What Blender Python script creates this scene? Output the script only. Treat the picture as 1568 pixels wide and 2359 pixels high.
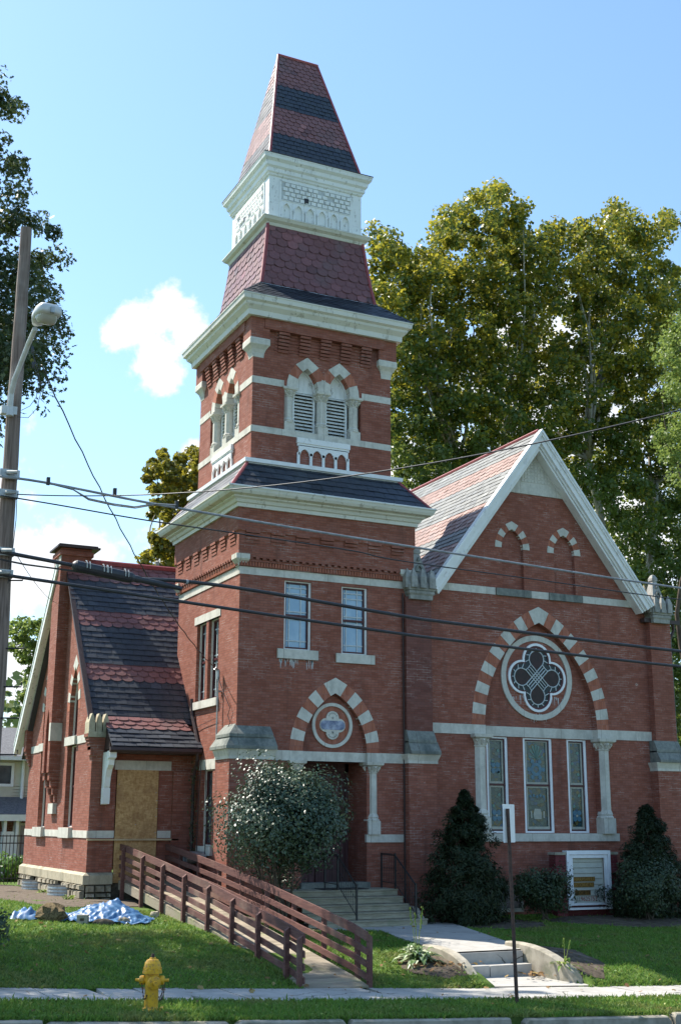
import bpy, math, random
import numpy as np
from mathutils import Vector
from mathutils.geometry import tessellate_polygon
R = math.radians
for o in list(bpy.data.objects): bpy.data.objects.remove(o)
SC = bpy.context.scene; COL = SC.collection
random.seed(7); NR = np.random.default_rng(7)

# ---------------------------------------------------------------- camera (metres; street runs along x, church front faces -y)
PX, PY, FPX = 784.0, 1179.0, 2835.4
CAM = np.array([-11.939, -31.25, 3.5]); ROLL, PITCH, YAW = R(.24), R(14.148), R(25.69)
fw = np.array([math.sin(YAW)*math.cos(PITCH), math.cos(YAW)*math.cos(PITCH), math.sin(PITCH)])
r0 = np.array([math.cos(YAW), -math.sin(YAW), 0.0]); u0 = np.cross(r0, fw)
rt = math.cos(ROLL)*r0 + math.sin(ROLL)*u0; up = -math.sin(ROLL)*r0 + math.cos(ROLL)*u0
cd = bpy.data.cameras.new('camera'); cam = bpy.data.objects.new('camera', cd); COL.objects.link(cam)
from mathutils import Matrix
cam.matrix_world = Matrix(((rt[0], up[0], -fw[0], CAM[0]), (rt[1], up[1], -fw[1], CAM[1]), (rt[2], up[2], -fw[2], CAM[2]), (0, 0, 0, 1)))
cd.sensor_fit = 'VERTICAL'; cd.sensor_height = 36; cd.lens = FPX/2358*36; cd.clip_end = 3000; cd.clip_start = .1
SC.camera = cam
# survey of the place: where a sight line meets a wall plane (x or y const), a level, or the ground
def ray(u, v): return fw + rt*(u-PX)/FPX - up*(v-PY)/FPX
def hit(u, v, ax, val):
    d = ray(u, v); return CAM + d*((val-CAM[ax])/d[ax])
def onY(u, v, y): p = hit(u, v, 1, y); return float(p[0]), float(p[2])
def onX(u, v, x): p = hit(u, v, 0, x); return float(p[1]), float(p[2])
def pY(u, v, y): return tuple(float(c) for c in hit(u, v, 1, y))
def pX(u, v, x): return tuple(float(c) for c in hit(u, v, 0, x))

# ---------------------------------------------------------------- sun, sky, exposure
SUNDIR = Vector((-.56*math.cos(R(52.5)), .8285*math.cos(R(52.5)), math.sin(R(52.5))))
sd = bpy.data.lights.new('sun', 'SUN'); sd.energy = 4.8; sd.angle = R(.53); sd.color = (1, .94, .84)
sun = bpy.data.objects.new('sun', sd); COL.objects.link(sun)
sun.rotation_euler = SUNDIR.to_track_quat('Z', 'Y').to_euler(); sun.location = (-20, 30, 50)
W = bpy.data.worlds.new('World'); SC.world = W; W.use_nodes = True
SKY_STRENGTH = .122
SC.view_settings.view_transform = 'Standard'; SC.view_settings.look = 'None'; SC.view_settings.exposure = 1.0; SC.view_settings.gamma = 1
SC.view_settings.use_curve_mapping = False

class NT:
    def __init__(s, tree): s.t = tree; s.n = tree.nodes; s.l = tree.links
    def node(s, typ, ins=None, **kw):
        nd = s.n.new(typ)
        for k, v in kw.items(): setattr(nd, k, v)
        for k, v in (ins or {}).items():
            sk = nd.inputs[k]
            if hasattr(v, 'is_linked') or isinstance(v, bpy.types.NodeSocket): s.l.new(v, sk)
            else: sk.default_value = v
        return nd
    def math(s, op, a, b=0.0, clamp=False): return s.node('ShaderNodeMath', {0: a, 1: b}, operation=op, use_clamp=clamp).outputs[0]
    def mix(s, f, a, b, mode='MIX'):
        nd = s.n.new('ShaderNodeMix'); nd.data_type = 'RGBA'; nd.blend_type = mode
        for i, v in ((0, f), (6, a), (7, b)):
            if isinstance(v, bpy.types.NodeSocket): s.l.new(v, nd.inputs[i])
            elif i == 0: nd.inputs[0].default_value = v
            else: nd.inputs[i].default_value = (*v[:3], 1)
        return nd.outputs[2]
    def rng(s, x, a, b, c=0.0, d=1.0, smooth=True):
        return s.node('ShaderNodeMapRange', {0: x, 1: a, 2: b, 3: c, 4: d}, interpolation_type='SMOOTHSTEP' if smooth else 'LINEAR', clamp=True).outputs[0]
    def noise(s, vec, scale, detail=4.0, rough=.55, out=0):
        return s.node('ShaderNodeTexNoise', {'Vector': vec, 'Scale': scale, 'Detail': detail, 'Roughness': rough}).outputs[out]

w = NT(W.node_tree); W.node_tree.nodes.clear()
skyn = w.node('ShaderNodeTexSky', sky_type='NISHITA', sun_disc=False, sun_elevation=R(52.5), sun_rotation=math.atan2(-.56, .8285), air_density=1.25, dust_density=.7, ozone_density=1.0, altitude=250)
gen = w.node('ShaderNodeTexCoord').outputs['Generated']
dist = None
CLOUDS = [(400, 722, 62), (318, 752, 62), (362, 822, 66), (432, 770, 48), (272, 776, 34), (390, 860, 40), (140, 1268, 75), (60, 1262, 60), (230, 1275, 55), (100, 1330, 80), (20, 1350, 80),
          (250, 1320, 40), (20, 1540, 90), (60, 1620, 60), (450, 1040, 36), (400, 1180, 40), (380, 1260, 60), (1260, 900, 260), (1000, 1200, 250), (1400, 1250, 260), (-300, 1300, 330), (-700, 900, 300)]
for (u, v, rr) in CLOUDS:
    d = ray(u, v); d = d/np.linalg.norm(d)
    k = w.node('ShaderNodeVectorMath', {0: gen, 1: tuple(d)}, operation='DISTANCE').outputs['Value']
    q = w.math('MULTIPLY', k, FPX/rr*1.0)
    dist = q if dist is None else w.node('ShaderNodeMath', {0: dist, 1: q, 2: .35}, operation='SMOOTH_MIN').outputs[0]
nz = w.noise(gen, 38.0, 7.0, .6)
dn = w.math('ADD', w.math('SUBTRACT', 1.0, dist), w.math('MULTIPLY', w.math('SUBTRACT', nz, .5), 2.1))
cf = w.rng(w.math('ADD', dn, w.math('MULTIPLY', w.math('SUBTRACT', w.noise(gen, 150.0, 5.0, .65), .5), .5)), -.14, .46)
zsep = w.node('ShaderNodeSeparateXYZ', {0: gen}).outputs[2]
hz = w.rng(zsep, -.02, .42, .42, 0.0)
skyc = w.mix(hz, w.mix(1.0, skyn.outputs[0], (.84, .97, 1.04), 'MULTIPLY'), (2.7, 4.1, 5.5))
shade = w.rng(w.noise(gen, 22.0, 5.0), .35, .7, 0, 1)
cl = w.mix(shade, (4.2, 4.5, 4.9), (5.4, 5.4, 5.4))
fin = w.mix(cf, skyc, cl)
bg = w.node('ShaderNodeBackground', {'Color': fin, 'Strength': SKY_STRENGTH})
w.l.new(bg.outputs[0], w.node('ShaderNodeOutputWorld').inputs[0])

# ---------------------------------------------------------------- materials
MATS = {}
def newmat(name):
    m = bpy.data.materials.new(name); m.use_nodes = True; m.node_tree.nodes.clear(); MATS[name] = m; return m, NT(m.node_tree)
def finish(t, col, rough=.7, bump=None, bstr=.3, spec=.4, metal=0.0, bdist=.01, **kw):
    ins = {'Base Color': col, 'Roughness': rough, 'Specular IOR Level': spec, 'Metallic': metal}; ins.update(kw)
    if not isinstance(col, bpy.types.NodeSocket): ins['Base Color'] = (*col[:3], 1)
    if bump is not None: ins['Normal'] = t.node('ShaderNodeBump', {'Strength': bstr, 'Distance': bdist, 'Height': bump}).outputs[0]
    p = t.node('ShaderNodeBsdfPrincipled', ins); t.l.new(p.outputs[0], t.node('ShaderNodeOutputMaterial').inputs[0]); return p
def pos(t): return t.node('ShaderNodeNewGeometry').outputs['Position']
def isl(t): return t.node('ShaderNodeNewGeometry').outputs['Random Per Island']
def uv(t): return t.node('ShaderNodeTexCoord').outputs['UV']
def noisy(name, c1, c2, scale=6, rough=.75, bstr=.25, spec=.3, c3=None, s3=1.2, lo=.35, hi=.65, metal=0.0, island=0.0, stretch=None, bd=.01):
    m, t = newmat(name); p = pos(t)
    if stretch: p = t.node('ShaderNodeMapping', {'Vector': p, 'Scale': stretch}).outputs[0]
    n = t.noise(p, scale, 6.0, .6); col = t.mix(t.rng(n, lo, hi), c1, c2)
    if c3: col = t.mix(t.rng(t.noise(pos(t), s3, 5.0), .5, .72), col, c3)
    if island: 
        hs = t.node('ShaderNodeHueSaturation', {'Color': col, 'Value': t.rng(isl(t), 0, 1, 1-island, 1+island, False)}); col = hs.outputs[0]
    finish(t, col, rough, n, bstr, spec, metal, bd); return m
def brickmat(name, ca, cb, mort, white=.5, bw=.215, rh=.0715, soot=True):
    m, t = newmat(name); q = uv(t)
    b = t.node('ShaderNodeTexBrick', {'Vector': q, 'Scale': 1.0, 'Brick Width': bw, 'Row Height': rh, 'Mortar Size': .0055, 'Mortar Smooth': .1, 'Bias': -.1, 'Color1': (*ca, 1), 'Color2': (*cb, 1), 'Mortar': (*mort, 1)}, offset=.5)
    p = pos(t)
    mk = t.math('MULTIPLY', t.rng(t.noise(p, 1.1, 6.0, .7), .47, .60), t.rng(t.noise(t.node('ShaderNodeMapping', {'Vector': p, 'Scale': (1, 1, 9)}).outputs[0], 2.2, 3.0), .42, .56))
    col = t.mix(t.math('MULTIPLY', t.math('MULTIPLY', b.outputs['Fac'], mk), white), b.outputs['Color'], (.55, .47, .42))
    col = t.mix(t.math('MULTIPLY', t.rng(t.noise(p, .45, 5.0), .42, .7), .35), col, (.18, .07, .05))
    # single bricks burnt darker or paler
    row = t.math('FLOOR', t.math('DIVIDE', t.node('ShaderNodeSeparateXYZ', {0: q}).outputs[1], rh))
    vx = t.node('ShaderNodeCombineXYZ', {0: t.math('FLOOR', t.math('DIVIDE', t.math('ADD', t.node('ShaderNodeSeparateXYZ', {0: q}).outputs[0], t.math('MULTIPLY', t.math('MODULO', row, 2.0), bw*.5)), bw)), 1: row}).outputs[0]
    wn = t.node('ShaderNodeTexWhiteNoise', {'Vector': vx}, noise_dimensions='2D').outputs[0]
    col = t.node('ShaderNodeHueSaturation', {'Color': col, 'Value': t.rng(wn, 0, 1, .90, 1.10, False), 'Saturation': t.rng(wn, 0, 1, 1.04, .95, False)}).outputs[0]
    if soot:
        st = t.rng(t.noise(t.node('ShaderNodeMapping', {'Vector': p, 'Scale': (2.2, 2.2, .25)}).outputs[0], 1.0, 5.0), .56, .8)
        col = t.mix(t.math('MULTIPLY', st, .5), col, (.06, .038, .034))
        sp = t.rng(t.noise(p, 3.1, 2.0), .74, .78)
        col = t.mix(t.math('MULTIPLY', sp, t.rng(t.noise(p, 30., 2.), .5, .6, 0, .5)), col, (.6, .55, .5))
    h = t.math('ADD', t.math('MULTIPLY', b.outputs['Fac'], -1.0), t.math('MULTIPLY', t.noise(p, 40.0, 3.0), .5))
    finish(t, col, .85, h, .35, .2, 0, .006); return m
brickmat('brick', (.305, .110, .074), (.255, .088, .061), (.160, .078, .058), .6)
brickmat('brick_sooty', (.20, .078, .062), (.15, .06, .05), (.11, .06, .05), .5)
brickmat('arch_brick', (.43, .155, .092), (.35, .12, .075), (.24, .11, .085), .2, .075, .24, soot=False)
brickmat('house_brick', (.22, .07, .05), (.16, .05, .04), (.3, .26, .22))
brickmat('pier_brick', (.15, .032, .036), (.12, .026, .03), (.09, .03, .03), .2)
def stonemat(name, c1, c2, stain, amt, joint=1.35, jh=40.0):
    m, t = newmat(name); p = pos(t); n = t.noise(p, 9.0, 7.0, .65)
    col = t.mix(t.rng(n, .3, .7), c1, c2)
    b = t.node('ShaderNodeTexBrick', {'Vector': uv(t), 'Scale': 1.0, 'Brick Width': joint, 'Row Height': jh, 'Mortar Size': .006, 'Color1': (1, 1, 1, 1), 'Color2': (.86, .87, .88, 1), 'Mortar': (.45, .4, .36, 1)}, offset=0.0)
    col = t.mix(1.0, col, b.outputs[0], 'MULTIPLY')
    sm = t.math('MULTIPLY', t.rng(t.noise(t.node('ShaderNodeMapping', {'Vector': p, 'Scale': (1.6, 1.6, .7)}).outputs[0], 1.5, 6.0, .65), .45, .68), amt)
    col = t.mix(sm, col, stain)
    finish(t, col, .85, n, .25, .2); return m
stonemat('stone', (.66, .63, .555), (.56, .535, .465), (.30, .285, .245), .5)
stonemat('stone_mossy', (.26, .265, .235), (.17, .18, .16), (.08, .095, .09), .8)
stonemat('stone_grey', (.40, .39, .355), (.29, .285, .26), (.13, .135, .12), .7)
stonemat('stone_plinth', (.52, .46, .33), (.42, .36, .25), (.14, .13, .09), .55, .95)
noisy('rubble', (.42, .37, .28), (.28, .24, .17), 5, .9, .6, .2, (.14, .13, .1), island=.3, bd=.03)
m, t = newmat('concrete'); p = pos(t); n = t.noise(p, 3.0, 7.0, .65)
col = t.mix(t.rng(n, .3, .7), (.43, .41, .375), (.35, .335, .305)); col = t.mix(t.math('MULTIPLY', t.rng(t.noise(p, .9, 6.0, .7), .46, .72), .75), col, (.26, .245, .215))
wp = t.node('ShaderNodeVectorMath', {0: p, 1: t.node('ShaderNodeVectorMath', {0: t.noise(p, 1.6, 5.0, out=1), 1: (.55, .55, .55)}, operation='MULTIPLY').outputs[0]}, operation='ADD').outputs[0]
ck = t.node('ShaderNodeTexVoronoi', {'Vector': wp, 'Scale': .62}, feature='DISTANCE_TO_EDGE').outputs[0]
col = t.mix(t.math('MULTIPLY', t.rng(ck, .004, .013, 1, 0), t.rng(t.noise(p, .5, 2.0), .48, .55)), col, (.085, .08, .07))
finish(t, col, .9, n, .25, .2)
noisy('concrete_old', (.40, .36, .285), (.28, .25, .195), 4, .9, .3, .2, (.2, .2, .14), 2.0)
def wallmat_paint(name, c, under, amt, sc=7):
    m, t = newmat(name); p = pos(t)
    n = t.noise(t.node('ShaderNodeMapping', {'Vector': p, 'Scale': (1, 1, .5)}).outputs[0], sc, 8.0, .72)
    col = t.mix(t.math('MULTIPLY', t.rng(n, .56, .64), amt), c, under)
    col = t.mix(t.math('MULTIPLY', t.rng(t.noise(p, 1.6, 5.0), .4, .7), .35), col, tuple(x*.75 for x in c))
    finish(t, col, .6, n, .25, .35); return m
wallmat_paint('white_paint', (.80, .80, .78), (.45, .44, .42), .55)
wallmat_paint('white_peeling', (.78, .79, .77), (.30, .29, .26), .75, 9)
wallmat_paint('cream_paint', (.68, .665, .60), (.33, .31, .25), .8, 5)
noisy('white_recess_shade', (.60, .62, .61), (.46, .48, .48), 12, .8, .2, .2)  # greyer white that paints in the shade between the raised squares
noisy('white_clean', (.82, .83, .84), (.74, .75, .77), 4, .45, .1, .5)
noisy('flash_metal', (.72, .75, .80), (.60, .63, .68), 5, .35, .1, .5, metal=.35)
noisy('red_metal', (.33, .075, .075), (.26, .055, .06), 6, .5, .15, .4)
noisy('maroon_paint', (.085, .018, .02), (.06, .014, .016), 6, .5, .1, .4)
def slatemat(name, c1, c2, rough, spec=.7, ior=1.5):
    m, t = newmat(name); i = isl(t); p = pos(t)
    n = t.noise(p, 14.0, 5.0)
    col = t.mix(i, c1, c2); col = t.node('ShaderNodeHueSaturation', {'Color': col, 'Value': t.rng(n, .3, .7, .82, 1.15, False)}).outputs[0]
    col = t.node('ShaderNodeHueSaturation', {'Color': col, 'Value': t.rng(t.math('FRACT', t.math('MULTIPLY', i, 61.3)), .9, 1, 1.0, 1.5)}).outputs[0]; col = t.node('ShaderNodeHueSaturation', {'Color': col, 'Value': t.rng(t.math('FRACT', t.math('MULTIPLY', i, 17.9)), .9, 1, 1.0, .62)}).outputs[0]
    col = t.mix(t.math('MULTIPLY', t.rng(t.noise(p, .9, 5.0), .48, .75), .4), col, (.10, .105, .10))
    finish(t, col, t.rng(i, 0, 1, rough-.06, rough+.1, False), n, .18, spec, 0, .004, **{'IOR': ior}); return m
slatemat('slate_dark', (.022, .028, .040), (.034, .041, .053), .50, .55)
slatemat('slate_tan', (.245, .12, .085), (.21, .10, .075), .55, .5)
slatemat('slate_grey', (.115, .122, .12), (.17, .175, .165), .55, .4)
slatemat('slate_red', (.215, .085, .076), (.18, .073, .068), .52, .55)
slatemat('slate_maroon', (.175, .064, .064), (.148, .055, .056), .52, .55)
def woodmat(name, c1, c2, c3, gs=(1, 1, 1), rough=.75, isd=.18):
    m, t = newmat(name); p = t.node('ShaderNodeMapping', {'Vector': pos(t), 'Scale': gs}).outputs[0]
    n = t.noise(p, 3.0, 7.0, .6); col = t.mix(t.rng(n, .35, .65), c1, c2)
    col = t.mix(t.math('MULTIPLY', t.rng(t.noise(pos(t), 1.1, 5.0), .5, .75), .8), col, c3)
    col = t.node('ShaderNodeHueSaturation', {'Color': col, 'Value': t.rng(isl(t), 0, 1, 1-isd, 1+isd, False)}).outputs[0]
    finish(t, col, rough, n, .3, .3); return m
woodmat('rail_wood', (.155, .070, .056), (.098, .043, .037), (.21, .14, .105), (8, .8, 10))
woodmat('deck_wood', (.34, .285, .21), (.24, .20, .145), (.22, .23, .11), (1, 8, 8), isd=.25)
woodmat('step_wood', (.34, .31, .235), (.235, .21, .155), (.17, .185, .12), (1.2, 6, 9))
woodmat('pale_wood', (.55, .42, .26), (.45, .33, .19), (.4, .3, .18), (1, 6, 6))
woodmat('pole_wood', (.24, .175, .14), (.115, .08, .062), (.32, .27, .235), (9, 9, .35))
woodmat('door_wood', (.125, .062, .064), (.085, .04, .042), (.11, .075, .072), (9, 9, .5))
m, t = newmat('osb'); q = uv(t)
vo = t.node('ShaderNodeTexVoronoi', {'Vector': t.node('ShaderNodeMapping', {'Vector': q, 'Scale': (26, 11, 1), 'Rotation': (0, 0, .5)}).outputs[0], 'Scale': 1.0})
vo2 = t.node('ShaderNodeTexVoronoi', {'Vector': t.node('ShaderNodeMapping', {'Vector': q, 'Scale': (12, 30, 1), 'Rotation': (0, 0, -.3)}).outputs[0], 'Scale': 1.0})
f1 = t.node('ShaderNodeSeparateColor', {0: vo.outputs['Color']}).outputs[0]; f2 = t.node('ShaderNodeSeparateColor', {0: vo2.outputs['Color']}).outputs[1]
col = t.mix(t.math('MULTIPLY', t.math('ADD', f1, f2), .5), (.36, .19, .075), (.62, .40, .19))
col = t.mix(t.rng(t.noise(q, 2.0, 5.0), .45, .7, 0, .6), col, (.30, .16, .075)); finish(t, col, .8, f1, .2, .2)
m, t = newmat('glass_dark'); n = t.noise(pos(t), 1.5, 3.0)
finish(t, t.mix(t.rng(n, .3, .7), (.03, .035, .04), (.10, .11, .12)), .08, n, .04, .9)
m, t = newmat('glass_blue'); n = t.noise(pos(t), 2.2, 4.0)
finish(t, t.mix(t.rng(n, .3, .75), (.19, .33, .47), (.29, .43, .55)), .12, n, .04, .8)
noisy('lead_pale', (.56, .60, .60), (.44, .48, .50), 8, .5, .1, .4)
m, t = newmat('stained_glass'); p = pos(t)
vo = t.node('ShaderNodeTexVoronoi', {'Vector': p, 'Scale': 9.0}); cc = t.node('ShaderNodeSeparateColor', {0: vo.outputs['Color']})
col = t.mix(cc.outputs[0], (.012, .04, .05), (.05, .10, .085)); col = t.mix(t.rng(cc.outputs[1], .6, .9), col, (.10, .085, .03)); col = t.mix(t.rng(cc.outputs[2], .72, .9), col, (.02, .07, .13))
ed = t.node('ShaderNodeTexVoronoi', {'Vector': p, 'Scale': 9.0}, feature='DISTANCE_TO_EDGE').outputs[0]
col = t.mix(t.rng(ed, .02, .05), (.015, .015, .015), col); finish(t, col, .22, cc.outputs[0], .1, .6)
noisy('stained_red', (.035, .013, .014), (.018, .009, .010), 6, .4, .1, .3)
noisy('stained_teal', (.012, .03, .04), (.03, .035, .033), 9, .4, .1, .3)
noisy('motif_blue', (.05, .16, .23), (.035, .11, .17), 8, .3, .1, .5)
noisy('motif_green', (.09, .20, .17), (.06, .15, .13), 8, .3, .1, .5)
noisy('motif_pale', (.36, .36, .30), (.28, .29, .25), 8, .4, .1, .5)
noisy('iron_black', (.018, .018, .02), (.03, .028, .028), 20, .5, .1, .4)
noisy('rust_steel', (.10, .055, .04), (.055, .035, .03), 18, .7, .4, .3)
noisy('galvanized', (.42, .43, .42), (.30, .31, .31), 12, .45, .1, .5, metal=.6)
noisy('gutter_brown', (.06, .035, .032), (.045, .028, .026), 8, .5, .1, .4)
noisy('hydrant_yellow', (.74, .40, .014), (.60, .31, .014), 9, .48, .15, .45, (.33, .17, .04), 22)
noisy('cable_black', (.022, .022, .026), (.035, .035, .038), 9, .45, .1, .5)
noisy('cable_grey', (.30, .31, .32), (.2, .21, .22), 9, .5, .1, .5)
noisy('lamp_grey', (.62, .63, .62), (.52, .53, .53), 6, .45, .1, .5)
m, t = newmat('lamp_lens'); finish(t, (.62, .60, .52), .12, None, 0, .6, 0, **{'Transmission Weight': .35})
noisy('tarp_blue', (.030, .105, .235), (.048, .145, .30), 5, .42, .1, .5, (.09, .20, .35), 2.5, bd=.02)
noisy('straw', (.20, .15, .08), (.08, .06, .035), 30, .95, .5, .1, bd=.03)
noisy('block_grey', (.34, .31, .25), (.26, .24, .2), 12, .95, .3, .1)
noisy('asphalt', (.06, .06, .062), (.045, .045, .047), 30, .9, .3, .2)
noisy('soil', (.12, .095, .07), (.07, .055, .04), 9, .95, .7, .1, (.17, .14, .11), 3, bd=.03)
noisy('mulch', (.16, .13, .10), (.10, .08, .062), 14, .95, .7, .1, bd=.03)
noisy('bark', (.13, .105, .08), (.075, .06, .045), 8, .9, .5, .1, stretch=(1, 1, .3), bd=.02)
noisy('sycamore_bark', (.46, .44, .38), (.20, .18, .14), 1.6, .85, .3, .2, (.32, .30, .24), 2.0)
noisy('siding', (.62, .60, .50), (.56, .54, .45), 3, .7, .1, .3)
noisy('shingle', (.17, .17, .175), (.11, .11, .115), 12, .9, .3, .2)
noisy('board_cream', (.56, .57, .50), (.50, .51, .45), 3, .6, .05, .3)
noisy('tile_brown', (.20, .105, .028), (.16, .08, .02), 6, .5, .1, .3)
noisy('letter_dark', (.025, .02, .015), (.02, .016, .012), 6, .5, .1, .3)
noisy('letter_amber', (.45, .27, .06), (.38, .22, .05), 6, .5, .1, .3)
noisy('letter_red', (.36, .085, .055), (.3, .07, .05), 6, .5, .1, .3)
noisy('letter_olive', (.13, .12, .06), (.11, .10, .05), 6, .5, .1, .3)
noisy('panel_blue', (.34, .38, .50), (.14, .16, .24), 5, .6, .1, .3, (.55, .57, .62), 4)
m, t = newmat('lawn_soil'); p = pos(t); n = t.noise(p, 7.0, 6.0)
col = t.mix(t.rng(n, .3, .7), (.06, .11, .02), (.10, .15, .035)); col = t.mix(t.rng(t.noise(p, .9, 5.0), .5, .75, 0, .6), col, (.10, .11, .035)); finish(t, col, .95, n, .6, .1, 0, .03)
def leafmat(name, c1, c2, c3, tr=.35, rough=.45, spec=.45, f3=.75, autumn=False, patch=False):
    m, t = newmat(name); i = isl(t)
    col = t.mix(i, c1, c2)
    fr_ = t.math('FRACT', t.math('MULTIPLY', i, 37.7))
    if autumn:                                      # whole sprays have turned, most of them high in the crown
        pz = pos(t); zz_ = t.node('ShaderNodeSeparateXYZ', {0: pz}).outputs[2]
        fr_ = t.math('ADD', t.math('MULTIPLY', fr_, .45), t.math('ADD', t.math('MULTIPLY', t.noise(pz, .55, 3.0), .75), t.rng(zz_, 14, 31, -.22, .16)))
    col = t.mix(t.rng(fr_, f3, min(.99, f3+.12)), col, c3)
    if patch:
        pz = pos(t); col = t.mix(t.rng(t.noise(pz, .8, 5.0), .47, .66, 0, .85), col, (.21, .22, .07)); col = t.mix(t.rng(t.noise(pz, 1.7, 4.0), .55, .72, 0, .75), col, (.045, .12, .02))
    pr = t.node('ShaderNodeBsdfPrincipled', {'Base Color': col, 'Roughness': rough, 'Specular IOR Level': spec})
    tl = t.node('ShaderNodeBsdfTranslucent', {'Color': t.mix(.2 if autumn else .5, col, c3)})
    mx = t.node('ShaderNodeMixShader', {0: tr, 1: pr.outputs[0], 2: tl.outputs[0]})
    t.l.new(mx.outputs[0], t.node('ShaderNodeOutputMaterial').inputs[0]); return m
leafmat('leaf_sycamore', (.075, .130, .030), (.120, .175, .040), (.36, .32, .035), .50, .38, .5, .70, True)
leafmat('leaf_turned', (.085, .115, .026), (.15, .165, .034), (.36, .30, .03), .48, .38, .5, .52)
leafmat('leaf_oak', (.035, .065, .022), (.055, .09, .026), (.10, .12, .03), .3, .4, .5, .85)
leafmat('leaf_maple', (.13, .20, .04), (.19, .26, .055), (.26, .32, .08), .45, .45, .4, .8)
leafmat('leaf_bush', (.036, .068, .040), (.056, .092, .052), (.09, .13, .06), .12, .40, .5, .92)
leafmat('leaf_yew', (.016, .030, .012), (.026, .042, .016), (.05, .055, .02), .12, .6, .3, .85)
leafmat('leaf_shrub', (.03, .055, .024), (.045, .075, .034), (.09, .10, .035), .2, .45, .4, .85)
leafmat('leaf_hedge', (.09, .20, .03), (.13, .25, .04), (.2, .3, .06), .35, .35, .5, .8)
leafmat('leaf_hill', (.07, .12, .03), (.12, .17, .05), (.2, .22, .07), .3, .6, .3, .8)
leafmat('leaf_hosta', (.10, .18, .05), (.16, .25, .08), (.55, .60, .40), .3, .4, .4, .55)
leafmat('leaf_weed', (.10, .19, .035), (.16, .26, .05), (.4, .45, .1), .35, .5, .3, .8)
leafmat('leaf_dry', (.22, .115, .05), (.30, .18, .08), (.34, .25, .10), .2, .7, .2, .8)
leafmat('grass', (.09, .215, .026), (.15, .28, .042), (.26, .30, .075), .36, .55, .25, .86, patch=True)

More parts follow.
